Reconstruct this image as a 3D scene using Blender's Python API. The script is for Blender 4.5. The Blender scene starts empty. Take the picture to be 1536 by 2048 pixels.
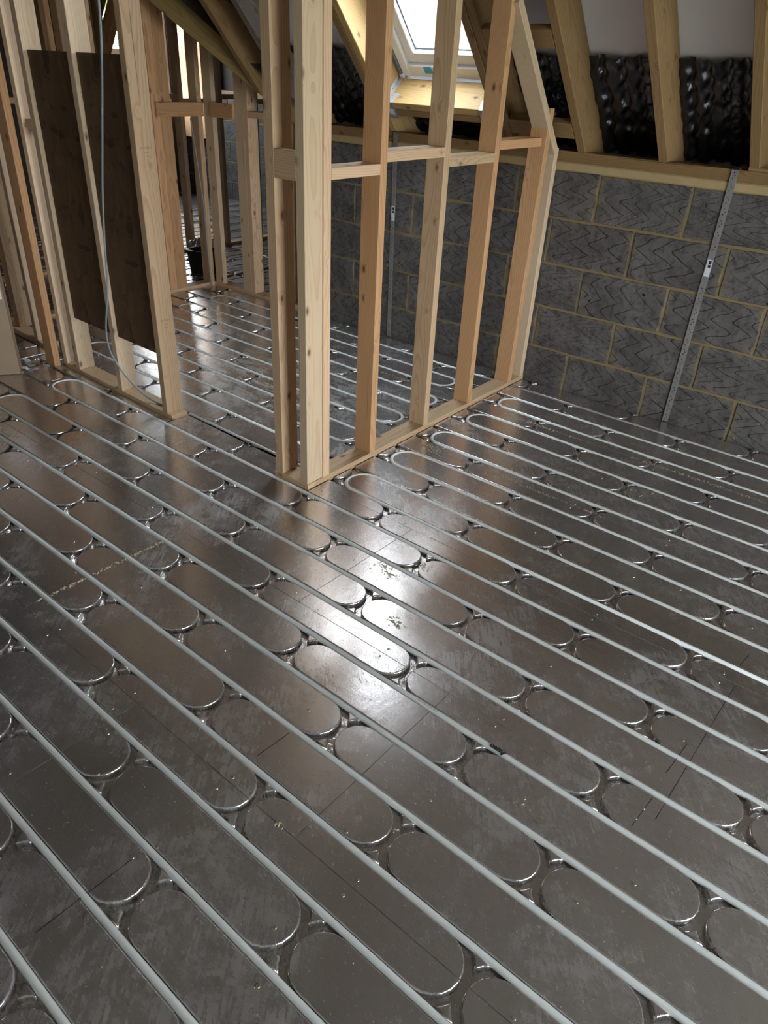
import bpy, bmesh, math, random
from mathutils import Vector, Matrix
random.seed(7)
S = bpy.context.scene
COL = S.collection

# ------------------------------------------------------------------ camera
cam_d = bpy.data.cameras.new('camera'); cam = bpy.data.objects.new('camera', cam_d); COL.objects.link(cam)
cam_d.sensor_fit = 'HORIZONTAL'; cam_d.sensor_width = 36.0; cam_d.lens = 36.0 * 1453.251 / 1536.0
cam_d.clip_start = 0.02; cam_d.clip_end = 200
YAW, PITCH, ROLL = 2.2398607, -0.5466323, 0.0527094
fw = Vector((math.cos(YAW) * math.cos(PITCH), math.sin(YAW) * math.cos(PITCH), math.sin(PITCH)))
rt = Vector((math.sin(YAW), -math.cos(YAW), 0)); up = rt.cross(fw)
r2 = math.cos(ROLL) * rt + math.sin(ROLL) * up; u2 = -math.sin(ROLL) * rt + math.cos(ROLL) * up
cam.matrix_world = Matrix(((r2.x, u2.x, -fw.x, 0), (r2.y, u2.y, -fw.y, 0), (r2.z, u2.z, -fw.z, 1.4844), (0, 0, 0, 1)))
S.camera = cam

# ------------------------------------------------------------------ sky, daylight openings, exposure
W = bpy.data.worlds.new('overcast_sky'); S.world = W; W.use_nodes = True
wn = W.node_tree; wn.nodes.clear()
wo = wn.nodes.new('ShaderNodeOutputWorld'); wb = wn.nodes.new('ShaderNodeBackground')
wg = wn.nodes.new('ShaderNodeTexCoord'); ws = wn.nodes.new('ShaderNodeSeparateXYZ'); wr = wn.nodes.new('ShaderNodeValToRGB')
wn.links.new(wg.outputs['Generated'], ws.inputs[0]); wn.links.new(ws.outputs['Z'], wr.inputs[0])
wr.color_ramp.elements[0].position = 0.0; wr.color_ramp.elements[0].color = (0.95, 0.96, 1.0, 1)
wr.color_ramp.elements[1].position = 0.9; wr.color_ramp.elements[1].color = (0.80, 0.89, 1.0, 1)
wn.links.new(wr.outputs[0], wb.inputs[0]); wb.inputs[1].default_value = 5.0
wn.links.new(wb.outputs[0], wo.inputs[0])

def portal(name, loc, rot, sx, sy):
    d = bpy.data.lights.new(name, 'AREA'); d.shape = 'RECTANGLE'; d.size = sx; d.size_y = sy; d.energy = 1
    d.cycles.is_portal = True
    o = bpy.data.objects.new(name, d); COL.objects.link(o); o.location = loc; o.rotation_euler = rot
    return o

S.view_settings.view_transform = 'Standard'; S.view_settings.look = 'None'; S.view_settings.gamma = 1
S.view_settings.use_curve_mapping = False
S.view_settings.exposure = 2.5
S.cycles.max_bounces = 12; S.cycles.diffuse_bounces = 6; S.cycles.glossy_bounces = 5
S.cycles.transparent_max_bounces = 12; S.cycles.sample_clamp_indirect = 6.0
S.cycles.use_denoising = True

# ------------------------------------------------------------------ node helper
class N:
    def __init__(s, name):
        s.m = bpy.data.materials.new(name); s.m.use_nodes = True; s.t = s.m.node_tree; s.t.nodes.clear()
        s.out = s.t.nodes.new('ShaderNodeOutputMaterial'); s.p = s.t.nodes.new('ShaderNodeBsdfPrincipled')
        s.t.links.new(s.p.outputs[0], s.out.inputs[0])
    def put(s, sock, v):
        if isinstance(v, bpy.types.NodeSocket): s.t.links.new(v, sock)
        elif isinstance(v, (tuple, list)) and len(v) == 3 and sock.type == 'RGBA': sock.default_value = (*v, 1)
        else: sock.default_value = v
    def n(s, kind, **kw):
        nd = s.t.nodes.new(kind)
        for k, v in kw.items():
            if k.startswith('i_'): s.put(nd.inputs[k[2:].replace('_', ' ')], v)
            else: setattr(nd, k, v)
        return nd
    def math(s, op, a, b=0.0, c=None, clamp=False):
        nd = s.t.nodes.new('ShaderNodeMath'); nd.operation = op; nd.use_clamp = clamp
        s.put(nd.inputs[0], a); s.put(nd.inputs[1], b)
        if c is not None: s.put(nd.inputs[2], c)
        return nd.outputs[0]
    def vmath(s, op, a, b=(0, 0, 0)):
        nd = s.t.nodes.new('ShaderNodeVectorMath'); nd.operation = op
        s.put(nd.inputs[0], a); s.put(nd.inputs[1], b)
        return nd.outputs['Value'] if op in ('LENGTH', 'DOT_PRODUCT', 'DISTANCE') else nd.outputs[0]
    def noise(s, vec, scale, detail=3, rough=.5, dist=0.0):
        nd = s.t.nodes.new('ShaderNodeTexNoise'); s.put(nd.inputs['Vector'], vec)
        nd.inputs['Scale'].default_value = scale; nd.inputs['Detail'].default_value = detail
        nd.inputs['Roughness'].default_value = rough; nd.inputs['Distortion'].default_value = dist
        return nd.outputs['Fac']
    def ramp(s, f, stops, interp='LINEAR'):
        nd = s.t.nodes.new('ShaderNodeValToRGB'); s.put(nd.inputs[0], f); cr = nd.color_ramp; cr.interpolation = interp
        while len(cr.elements) < len(stops): cr.elements.new(0.5)
        for e, (p, c) in zip(cr.elements, stops):
            e.position = p; e.color = (*c, 1) if isinstance(c, (tuple, list)) else (c, c, c, 1)
        return nd.outputs[0]
    def mix(s, f, a, b, blend='MIX'):
        nd = s.t.nodes.new('ShaderNodeMix'); nd.data_type = 'RGBA'; nd.blend_type = blend
        s.put(nd.inputs[0], f); s.put(nd.inputs[6], a); s.put(nd.inputs[7], b)
        return nd.outputs[2]
    def obj(s): return s.t.nodes.new('ShaderNodeTexCoord').outputs['Object']
    def geo(s): return s.t.nodes.new('ShaderNodeNewGeometry').outputs['Position']
    def rand(s): return s.t.nodes.new('ShaderNodeObjectInfo').outputs['Random']
    def bump(s, h, strength, dist=0.002, nrm=None):
        nd = s.t.nodes.new('ShaderNodeBump'); s.put(nd.inputs['Height'], h); s.put(nd.inputs['Strength'], strength)
        nd.inputs['Distance'].default_value = dist
        if nrm is not None: s.t.links.new(nrm, nd.inputs['Normal'])
        return nd.outputs[0]
    def set(s, **kw):
        for k, v in kw.items(): s.put(s.p.inputs[k.replace('_', ' ')], v)
        return s.m

def sep(n, v):
    nd = n.t.nodes.new('ShaderNodeSeparateXYZ'); n.put(nd.inputs[0], v); return nd.outputs
def comb(n, x, y, z):
    nd = n.t.nodes.new('ShaderNodeCombineXYZ'); n.put(nd.inputs[0], x); n.put(nd.inputs[1], y); n.put(nd.inputs[2], z); return nd.outputs[0]

# ------------------------------------------------------------------ materials
def wood(name, light, dark, knot=(0.10, 0.045, 0.02), vary=0.18, ring=0.0075, rough=0.6, grey=0.0):
    n = N(name); o = n.obj(); r = n.rand()
    off = comb(n, n.math('MULTIPLY', r, 37.0), n.math('MULTIPLY', r, 91.0), n.math('MULTIPLY', r, 53.0))
    q = n.vmath('ADD', o, off)
    x, y, z = sep(n, o)
    zz = n.math('ADD', z, n.math('MULTIPLY', r, 53.0))
    slow = comb(n, n.math('MULTIPLY', r, 17.0), 0.0, n.math('MULTIPLY', zz, 0.9))
    n1 = n.noise(slow, 1.0, 2); n2 = n.noise(n.vmath('ADD', slow, (9.1, 3.3, 5.7)), 1.0, 2)
    # knots: sparse elongated blobs
    kv = n.n('ShaderNodeTexVoronoi', feature='F1')
    n.put(kv.inputs['Vector'], n.vmath('MULTIPLY', q, (15.0, 15.0, 8.0))); kv.inputs['Scale'].default_value = 1.0
    kd = kv.outputs['Distance']
    ksel = n.math('GREATER_THAN', sep(n, kv.outputs['Color'])[0], 0.30)
    kd = n.math('ADD', kd, n.math('MULTIPLY', n.math('SUBTRACT', 1.0, ksel), 3.0))
    swirl = n.math('POWER', 2.718, n.math('MULTIPLY', n.math('MULTIPLY', kd, kd), -22.0))
    cx = n.math('ADD', n.math('ADD', x, n.math('MULTIPLY_ADD', r, 0.05, 0.012)), n.math('MULTIPLY', n.math('SUBTRACT', n1, .5), 0.10))
    cy = n.math('ADD', n.math('ADD', y, n.math('MULTIPLY_ADD', n.math('FRACT', n.math('MULTIPLY', r, 7.3)), 0.09, -0.05)), n.math('MULTIPLY', n.math('SUBTRACT', n2, .5), 0.10))
    rad = n.math('SQRT', n.math('ADD', n.math('MULTIPLY', cx, cx), n.math('MULTIPLY', cy, cy)))
    rad = n.math('ADD', rad, n.math('MULTIPLY', swirl, 0.016))
    rad = n.math('ADD', rad, n.math('MULTIPLY', n.noise(n.vmath('MULTIPLY', q, (1, 1, .25)), 30, 2), 0.003))
    rings = n.math('FRACT', n.math('DIVIDE', rad, ring))
    rg = n.ramp(rings, [(0.0, 0.0), (0.55, 0.18), (0.86, 0.95), (0.95, 1.0), (1.0, 0.0)])
    fib = n.noise(n.vmath('MULTIPLY', q, (260, 260, 7)), 1.0, 2)
    big = n.noise(n.vmath('MULTIPLY', q, (14, 14, 1.2)), 1.0, 3)
    c = n.mix(n.math('MULTIPLY', rg, n.math('MULTIPLY_ADD', big, 0.8, 0.38)), light, dark)
    c = n.mix(n.math('MULTIPLY', fib, 0.30), c, tuple(v * 0.62 for v in light))
    c = n.mix(n.ramp(big, [(0.35, 0.0), (0.75, 0.45)]), c, tuple((a + b) / 2 for a, b in zip(light, dark)))
    kc = n.ramp(kd, [(0.0, 1.0), (0.075, 1.0), (0.12, 0.42), (0.21, 0.0)])
    c = n.mix(n.math('MULTIPLY', kc, 0.85), c, knot)
    # rare long drying checks
    chk = n.noise(n.vmath('MULTIPLY', q, (130, 130, 1.6)), 1.0, 0)
    c = n.mix(n.ramp(chk, [(0.80, 0.0), (0.83, 0.7)]), c, tuple(v * 0.3 for v in dark))
    tint = n.math('MULTIPLY_ADD', n.math('FRACT', n.math('MULTIPLY', r, 13.7)), 2 * vary, 1 - vary)
    c = n.mix(1.0, c, comb(n, tint, tint, n.math('POWER', tint, 1.25)), 'MULTIPLY')
    h = n.math('ADD', n.math('MULTIPLY', rg, -0.25), n.math('MULTIPLY', fib, -0.6))
    return n.set(Base_Color=c, Roughness=rough, Specular_IOR_Level=0.3, Normal=n.bump(h, 0.28, 0.0015))

M = {}
M['pale'] = wood('pale_pine', (0.68, 0.48, 0.305), (0.49, 0.295, 0.16))
M['cream'] = wood('cream_spruce', (0.72, 0.555, 0.38), (0.58, 0.395, 0.24), vary=0.12)
M['orange'] = wood('orange_pine', (0.65, 0.385, 0.20), (0.46, 0.22, 0.092), vary=0.12)
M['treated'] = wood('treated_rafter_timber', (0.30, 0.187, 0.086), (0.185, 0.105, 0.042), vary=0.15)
M['lit_timber'] = wood('painted_lit_timber', (0.52, 0.345, 0.15), (0.37, 0.215, 0.08), vary=0.08)  # lighter timber copy, window light on header and trimmer put into the colour
M['olive'] = wood('olive_valley_timber', (0.29, 0.20, 0.075), (0.19, 0.12, 0.04), vary=0.05)
M['streaky'] = wood('streaky_grey_timber', (0.20, 0.165, 0.14), (0.085, 0.065, 0.055), vary=0.05, ring=0.009)  # grey timber tone with darker streaks

def foil(name, crinkle=0.0, base=(0.63, 0.585, 0.57)):
    n = N(name); g = n.geo()
    peel = n.noise(g, 170, 2); wav = n.noise(g, 30, 3); big = n.noise(g, 3.1, 4)
    h = n.math('ADD', n.math('MULTIPLY', peel, 0.24 + crinkle * .5), n.math('MULTIPLY', wav, 0.8 + crinkle * 4))
    scr1 = n.noise(n.vmath('MULTIPLY', g, (40, 420, 40)), 1.0, 2)
    rot = n.n('ShaderNodeVectorRotate', rotation_type='Z_AXIS'); n.put(rot.inputs['Vector'], g); rot.inputs['Angle'].default_value = 0.9
    scr2 = n.noise(n.vmath('MULTIPLY', rot.outputs[0], (25, 480, 40)), 1.0, 2)
    # cement / plaster dust smears
    d1 = n.noise(g, 2.3, 5, .62, .6); d2 = n.noise(n.vmath('ADD', g, (7.7, 3.1, 0)), 11, 5, .7, 1.2)
    dm = n.math('MULTIPLY', n.ramp(d1, [(0.46, 0.0), (0.72, 1.0)]), n.ramp(d2, [(0.40, 0.05), (0.70, 0.9)]))
    strk = n.noise(n.vmath('MULTIPLY', rot.outputs[0], (9, 120, 9)), 1.0, 3, .6, .3)
    dm = n.math('MULTIPLY', dm, n.ramp(strk, [(0.36, 0.25), (0.62, 1.25)]))
    speck = n.ramp(n.noise(g, 120, 2), [(0.69, 0.0), (0.75, 1.0)])
    spot = n.math('MULTIPLY', n.ramp(n.noise(n.vmath('ADD', g, (2.2, 8.8, 0)), 42, 3), [(0.70, 0.0), (0.74, 0.8)]), n.ramp(d1, [(0.40, 0.0), (0.55, 1.0)]))
    dust = n.math('ADD', n.math('MULTIPLY', dm, 0.62), n.math('MULTIPLY', speck, 0.30), clamp=True)
    dust = n.math('ADD', dust, n.math('MULTIPLY', spot, 0.3), clamp=True)
    sx, sy, sz = sep(n, g)
    # dusty patch of sawdust trodden in behind the open partition
    ddx = n.math('MULTIPLY', n.math('ADD', sx, 2.85), 0.62); ddy = n.math('SUBTRACT', sy, 2.53)
    rr = n.math('SQRT', n.math('ADD', n.math('MULTIPLY', ddx, ddx), n.math('MULTIPLY', ddy, ddy)))
    patch = n.math('MULTIPLY', n.ramp(rr, [(0.05, 1.0), (0.50, 0.0)]), n.ramp(n.noise(n.vmath('MULTIPLY', g, (9, 24, 1)), 1.0, 5, .7, .4), [(0.48, 0.0), (0.66, 1.0)]))
    dust = n.math('ADD', dust, n.math('MULTIPLY', patch, 0.55), clamp=True)
    bc = n.mix(n.math('MULTIPLY', n.ramp(big, [(0.35, 0.0), (0.70, 1.0)]), 0.5), base, tuple(v * 0.80 for v in base))
    bc = n.mix(dust, bc, n.mix(patch, (0.40, 0.385, 0.37), (0.52, 0.45, 0.33)))
    met = n.math('MULTIPLY', n.math('SUBTRACT', 1.0, n.math('MULTIPLY', dust, 0.95)), n.math('MULTIPLY_ADD', big, -0.15, 0.985))
    rough = n.math('ADD', n.math('MULTIPLY_ADD', big, 0.10, 0.11), n.math('MULTIPLY', n.math('MULTIPLY', scr1, scr2), 0.30))
    rough = n.math('ADD', rough, n.math('MULTIPLY', dust, 0.5))
    scr = n.math('MULTIPLY', n.math('ADD', scr1, scr2), 0.05)
    return n.set(Base_Color=bc, Metallic=met, Roughness=rough, Normal=n.bump(n.math('ADD', h, scr), 0.32 + crinkle * 0.6, 0.0016 + 0.004 * crinkle))
M['foil'] = foil('foil_face')
M['groove'] = foil('crinkled_groove_foil', 0.32, (0.62, 0.585, 0.57))

def plain(name, col, rough=.5, metal=0.0, spec=.5, nscale=0, namt=.15, bump=0.0):
    n = N(name); c = col
    if nscale:
        f = n.noise(n.obj(), nscale, 4)
        c = n.mix(n.ramp(f, [(0.35, 0.0), (0.7, 1.0)]), col, tuple(v * (1 - namt) for v in col))
        if bump: n.put(n.p.inputs['Normal'], n.bump(f, bump, 0.002))
    return n.set(Base_Color=c, Roughness=rough, Metallic=metal, Specular_IOR_Level=spec)
M['pipe'] = plain('white_plastic_pipe', (0.80, 0.815, 0.79), .38, nscale=6, namt=.12)
M['white'] = plain('white_lacquer', (0.86, 0.87, 0.90), .3, nscale=3, namt=.03)
M['gasket'] = plain('grey_gasket', (0.16, 0.17, 0.18), .5, nscale=8)
M['zinc'] = plain('galvanised_steel', (0.40, 0.40, 0.395), .45, .55, nscale=14, namt=.25)
M['bright_zinc'] = plain('bright_galvanised_steel', (0.62, 0.64, 0.66), .4, .4, nscale=20, namt=.2)
M['screw'] = plain('screw_head', (0.42, 0.40, 0.33), .4, .8, nscale=60)
M['hole'] = plain('hole_shade', (0.012, 0.012, 0.012), .9)  # near-black disc colour, painted as the shade inside nail holes
M['black'] = plain('black_plastic', (0.012, 0.012, 0.013), .35, nscale=9)
M['blackwet'] = plain('black_eaves_plastic', (0.013, 0.0135, 0.015), .30, spec=.6, nscale=12, namt=.3)
M['cable'] = plain('grey_cable_sheath', (0.27, 0.295, 0.325), .45, nscale=5, namt=.06)
M['card'] = plain('brown_cardboard', (0.33, 0.235, 0.155), .8, nscale=7, namt=.12, bump=.1)
M['paper'] = plain('white_paper', (0.74, 0.75, 0.80), .7, nscale=4, namt=.05)
M['ink'] = plain('black_ink', (0.02, 0.02, 0.022), .7)
M['stamp'] = plain('faded_brown_ink', (0.20, 0.135, 0.075), .8)
M['tape'] = plain('blue_tape', (0.05, 0.42, 0.68), .35, nscale=22, namt=.35)
M['dust'] = plain('pale_wood_chips', (0.60, 0.53, 0.36), .9, nscale=50, namt=.3)
M['seam'] = plain('dusty_joint', (0.34, 0.31, 0.27), .9, nscale=30, namt=.5)
M['bag'] = plain('clear_plastic_sheet', (0.62, 0.60, 0.60), .25, nscale=20, namt=.3, bump=.4)
M['sand'] = plain('bare_grey_wall', (0.10, 0.092, 0.085), .9, nscale=3)
M['leaf'] = plain('bush_leaves', (0.30, 0.44, 0.10), .6, nscale=9, namt=.5)
M['grass'] = plain('outside_ground', (0.20, 0.25, 0.10), .9, nscale=2, namt=.3)

n = N('roof_underlay'); o = n.geo()
f = n.noise(o, 2.2, 4); f2 = n.noise(n.vmath('MULTIPLY', o, (3, 30, 30)), 1.0, 2)
M['membrane'] = n.set(Base_Color=n.mix(f, (0.74, 0.70, 0.71), (0.62, 0.59, 0.60)), Roughness=.75, Normal=n.bump(n.math('ADD', f, n.math('MULTIPLY', f2, .2)), .25, .01))
n = N('dark_roof_underlay'); f = n.noise(n.geo(), 2.2, 4)
M['underlay'] = n.set(Base_Color=n.mix(f, (0.07, 0.052, 0.036), (0.035, 0.026, 0.02)), Roughness=.8)

def osb():
    n = N('strand_board'); o = n.obj()
    w = n.noise(o, 9, 2)
    v = n.n('ShaderNodeTexVoronoi', feature='F1'); n.put(v.inputs['Vector'], n.vmath('MULTIPLY', n.vmath('ADD', o, comb(n, n.math('MULTIPLY', w, .12), 0.0, n.math('MULTIPLY', w, .2))), (34, 20, 13))); v.inputs['Scale'].default_value = 1
    v2 = n.n('ShaderNodeTexVoronoi', feature='F1'); n.put(v2.inputs['Vector'], n.vmath('MULTIPLY', o, (16, 20, 42))); v2.inputs['Scale'].default_value = 1
    g = sep(n, v.outputs['Color'])[0]; g2 = sep(n, v2.outputs['Color'])[1]
    c = n.mix(g, (0.075, 0.039, 0.016), (0.145, 0.08, 0.034)); c = n.mix(n.math('MULTIPLY', g2, .6), c, (0.105, 0.055, 0.023))
    c = n.mix(n.ramp(n.math('MULTIPLY', g, g2), [(0.0, .8), (0.02, 0.0)]), c, (0.03, 0.017, 0.008))
    return n.set(Base_Color=c, Roughness=.75, Normal=n.bump(n.math('ADD', g, g2), .35, .002))
M['osb'] = osb()

def block():
    n = N('scratch_keyed_concrete_block'); o = n.obj(); r = n.rand()
    q = n.vmath('ADD', o, comb(n, n.math('MULTIPLY', r, 31.0), n.math('MULTIPLY', r, 17.0), n.math('MULTIPLY', r, 23.0)))
    x, y, z = sep(n, o)
    nz = n.noise(n.vmath('MULTIPLY', q, (5, 5, 5)), 1.0, 2); nz2 = n.noise(n.vmath('ADD', n.vmath('MULTIPLY', q, (4, 4, 9)), (5, 5, 5)), 1.0, 2)
    per = n.math('MULTIPLY_ADD', n.math('FRACT', n.math('MULTIPLY', r, 5.1)), 0.05, 0.085)
    zz = n.math('DIVIDE', n.math('ADD', n.math('ADD', z, r), n.math('MULTIPLY', nz2, 0.06)), per)
    tri = n.math('ABSOLUTE', n.math('SUBTRACT', n.math('MULTIPLY', n.math('FRACT', zz), 2.0), 1.0))
    tri = n.math('SMOOTH_MIN', tri, 0.93, 0.12)
    xx = n.math('ADD', n.math('ADD', x, n.math('MULTIPLY', tri, n.math('MULTIPLY_ADD', r, 0.07, 0.085))), n.math('MULTIPLY', nz, 0.09))
    fr = n.math('FRACT', n.math('DIVIDE', xx, n.math('MULTIPLY_ADD', n.math('FRACT', n.math('MULTIPLY', r, 3.3)), 0.03, 0.07)))
    line = n.math('ABSOLUTE', n.math('SUBTRACT', fr, 0.5))
    fade = n.ramp(n.noise(n.vmath('MULTIPLY', q, (7, 7, 7)), 1.0, 2), [(0.36, 0.25), (0.52, 1.0)])
    groove = n.math('MULTIPLY', n.ramp(line, [(0.016, 1.0), (0.045, 0.0)]), fade)
    big = n.noise(n.vmath('MULTIPLY', q, (6, 6, 6)), 1.0, 5, .65); mid = n.noise(q, 34, 4, .7); fine = n.noise(q, 170, 3, .7)
    c = n.mix(n.ramp(big, [(0.32, 0.0), (0.68, 1.0)]), (0.082, 0.077, 0.073), (0.165, 0.155, 0.147))
    c = n.mix(n.ramp(mid, [(0.48, 0.0), (0.66, 0.75)]), c, (0.045, 0.041, 0.039))
    c = n.mix(n.ramp(fine, [(0.58, 0.0), (0.72, 0.6)]), c, (0.03, 0.028, 0.027))
    c = n.mix(n.ramp(n.noise(q, 55, 2), [(0.71, 0.0), (0.77, 0.7)]), c, (0.30, 0.285, 0.265))
    pit = n.ramp(n.noise(n.vmath('ADD', q, (3, 1, 2)), 26, 1), [(0.80, 0.0), (0.83, 1.0)])
    c = n.mix(n.math('MULTIPLY', groove, .82), c, (0.014, 0.013, 0.0125)); c = n.mix(pit, c, (0.01, 0.01, 0.01))
    # mortar smeared onto the edges
    ed = n.math('MAXIMUM', n.math('DIVIDE', n.math('ABSOLUTE', x), 0.22), n.math('DIVIDE', n.math('ABSOLUTE', z), 0.1075))
    smear = n.math('MULTIPLY', n.ramp(ed, [(0.86, 0.0), (1.0, .8)]), n.ramp(n.noise(q, 12, 3), [(0.46, 0.0), (0.62, 1.0)]))
    c = n.mix(smear, c, (0.22, 0.17, 0.095))
    h = n.math('ADD', n.math('MULTIPLY', groove, -1.6), n.math('ADD', n.math('MULTIPLY', fine, .5), n.math('MULTIPLY', mid, .5)))
    return n.set(Base_Color=c, Roughness=.9, Specular_IOR_Level=.25, Normal=n.bump(h, .65, .004))
M['block'] = block()
n = N('sandy_mortar'); g = n.geo(); f = n.noise(g, 30, 4, .7); f2 = n.noise(g, 2.6, 3)
c = n.mix(f, (0.27, 0.205, 0.105), (0.17, 0.125, 0.065)); c = n.mix(n.ramp(f2, [(0.62, 0.0), (0.72, .6)]), c, (0.42, 0.40, 0.37))
M['mortar'] = n.set(Base_Color=c, Roughness=.95, Normal=n.bump(f, .6, .004))
n = N('pale_bedding_mortar'); f = n.noise(n.geo(), 22, 4, .7)
M['bed'] = n.set(Base_Color=n.mix(f, (0.50, 0.385, 0.20), (0.36, 0.265, 0.13)), Roughness=.95, Normal=n.bump(f, .5, .004))

n = N('window_glass')
tr = n.n('ShaderNodeBsdfTransparent'); tr.inputs[0].default_value = (0.93, 0.95, 0.95, 1)
gl = n.n('ShaderNodeBsdfGlossy'); gl.inputs['Roughness'].default_value = 0.02
lw = n.n('ShaderNodeLayerWeight'); lw.inputs[0].default_value = 0.5
mx = n.n('ShaderNodeMixShader'); n.put(mx.inputs[0], n.math('MULTIPLY_ADD', n.math('POWER', lw.outputs['Facing'], 5.0), 0.9, 0.04)); n.t.links.new(tr.outputs[0], mx.inputs[1]); n.t.links.new(gl.outputs[0], mx.inputs[2])
n.t.links.new(mx.outputs[0], n.out.inputs[0]); M['glass'] = n.m

n = N('house_brick'); br = n.n('ShaderNodeTexBrick'); n.put(br.inputs['Vector'], n.vmath('MULTIPLY', n.obj(), (1, 1, 1)))
rot = n.n('ShaderNodeVectorRotate', rotation_type='X_AXIS'); n.put(rot.inputs['Vector'], n.obj()); rot.inputs['Angle'].default_value = -math.pi / 2
n.t.links.new(rot.outputs[0], br.inputs['Vector'])
br.inputs['Color1'].default_value = (0.11, 0.072, 0.055, 1); br.inputs['Color2'].default_value = (0.085, 0.055, 0.042, 1); br.inputs['Mortar'].default_value = (0.13, 0.115, 0.10, 1)
br.inputs['Scale'].default_value = 4.4; br.inputs['Mortar Size'].default_value = 0.03; br.inputs['Row Height'].default_value = 0.33; br.inputs['Brick Width'].default_value = 1.0
M['brick'] = n.set(Base_Color=br.outputs[0], Roughness=.9)
n = N('clay_roof_tiles'); g = n.geo(); x, y, z = sep(n, g)
row = n.math('FRACT', n.math('DIVIDE', z, .10)); col = n.math('FRACT', n.math('DIVIDE', n.math('ADD', y, n.math('MULTIPLY', n.math('FLOOR', n.math('DIVIDE', z, .10)), .0825)), .165))
ln = n.math('MAXIMUM', n.ramp(row, [(0.0, 1.0), (0.14, 0.0)]), n.ramp(col, [(0.0, 1.0), (0.08, 0.0)]))
M['tiles'] = n.set(Base_Color=n.mix(n.math('MULTIPLY', ln, .6), n.mix(n.noise(g, 5, 3), (0.105, 0.074, 0.058), (0.085, 0.057, 0.044)), (0.035, 0.024, 0.02)), Roughness=.9, Normal=n.bump(ln, -.5, .01))
M['render'] = plain('pale_house_cladding', (0.13, 0.112, 0.095), .9, nscale=3, namt=.1)

# ------------------------------------------------------------------ object helpers
def link(o, parent=None, loc=None):
    COL.objects.link(o)
    if parent is not None: o.parent = parent
    return o
def tag(o, label=None, cat=None, group=None, kind=None):
    if label: o['label'] = label
    if cat: o['category'] = cat
    if group: o['group'] = group
    if kind: o['kind'] = kind
    return o
def empty(name, loc=(0, 0, 0), rz=0.0, **kw):
    o = bpy.data.objects.new(name, None); o.empty_display_size = .1
    COL.objects.link(o); o.location = loc; o.rotation_euler = (0, 0, rz); return tag(o, **kw)
def mesh_obj(name, verts, faces, mat, parent=None, smooth=False, mats=None, fm=None):
    me = bpy.data.meshes.new(name); me.from_pydata(verts, [], faces)
    for m in (mats or [mat]): me.materials.append(m)
    if fm: me.polygons.foreach_set('material_index', fm)
    if smooth: me.polygons.foreach_set('use_smooth', [True] * len(me.polygons))
    me.update()
    return link(bpy.data.objects.new(name, me), parent)
def bm_obj(name, bm, mat, parent=None, smooth=False):
    me = bpy.data.meshes.new(name); bmesh.ops.recalc_face_normals(bm, faces=bm.faces[:]); bm.to_mesh(me); bm.free()
    me.materials.append(mat)
    if smooth: me.polygons.foreach_set('use_smooth', [True] * len(me.polygons))
    return link(bpy.data.objects.new(name, me), parent)

_cache = {}
def box_mesh(sx, sy, sz, mat, bev=0.0018):
    key = (round(sx, 4), round(sy, 4), round(sz, 4), mat, bev)
    if key in _cache: return _cache[key]
    bm = bmesh.new(); bmesh.ops.create_cube(bm, size=1.0)
    for v in bm.verts: v.co = (v.co.x * sx, v.co.y * sy, v.co.z * sz)
    if bev: bmesh.ops.bevel(bm, geom=bm.edges[:], offset=bev, segments=1, affect='EDGES')
    me = bpy.data.meshes.new('timber'); bm.to_mesh(me); bm.free(); me.materials.append(M[mat]); _cache[key] = me
    return me
def timber(name, p0, p1, w, d, xdir, mat, parent=None, bev=0.0018, label=None):
    """board from p0 to p1 (centre line), w across xdir, d across the third axis; grain along its length"""
    p0, p1 = Vector(p0), Vector(p1); z = (p1 - p0); L = z.length; z.normalize()
    x = Vector(xdir); x = (x - z * x.dot(z)).normalized(); y = z.cross(x)
    o = bpy.data.objects.new(name, box_mesh(w, d, L, mat, bev)); link(o, parent)
    c = (p0 + p1) / 2
    o.matrix_local = Matrix(((x.x, y.x, z.x, c.x), (x.y, y.y, z.y, c.y), (x.z, y.z, z.z, c.z), (0, 0, 0, 1)))
    if label: o['label'] = label
    return o
def boxr(name, x0, x1, y0, y1, z0, z1, mat, parent=None, axis='z', bev=0.0018, label=None):
    """axis aligned board with grain along axis"""
    c = Vector(((x0 + x1) / 2, (y0 + y1) / 2, (z0 + z1) / 2))
    if axis == 'z': return timber(name, (c.x, c.y, z0), (c.x, c.y, z1), x1 - x0, y1 - y0, (1, 0, 0), mat, parent, bev, label)
    if axis == 'x': return timber(name, (x0, c.y, c.z), (x1, c.y, c.z), y1 - y0, z1 - z0, (0, 1, 0), mat, parent, bev, label)
    return timber(name, (c.x, y0, c.z), (c.x, y1, c.z), z1 - z0, x1 - x0, (0, 0, 1), mat, parent, bev, label)
def tube(name, pts, r, mat, parent=None, seg=8, closed=False):
    pts = [Vector(p) for p in pts]; V = []; F = []
    prev = None
    for i, p in enumerate(pts):
        a = pts[max(i - 1, 0)]; b = pts[min(i + 1, len(pts) - 1)]; t = (b - a).normalized()
        if prev is None:
            ref = Vector((0, 0, 1)) if abs(t.z) < .9 else Vector((1, 0, 0)); u = (ref - t * ref.dot(t)).normalized()
        else:
            u = (prev - t * prev.dot(t)).normalized()
        prev = u; w = t.cross(u)
        for k in range(seg):
            an = 2 * math.pi * k / seg; V.append(p + r * (math.cos(an) * u + math.sin(an) * w))
    for i in range(len(pts) - 1):
        for k in range(seg):
            k2 = (k + 1) % seg; F.append((i * seg + k, i * seg + k2, (i + 1) * seg + k2, (i + 1) * seg + k))
    F.append(tuple(range(seg))[::-1]); F.append(tuple(range((len(pts) - 1) * seg, len(pts) * seg)))
    return mesh_obj(name, [tuple(v) for v in V], F, mat, parent, True)
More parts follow.
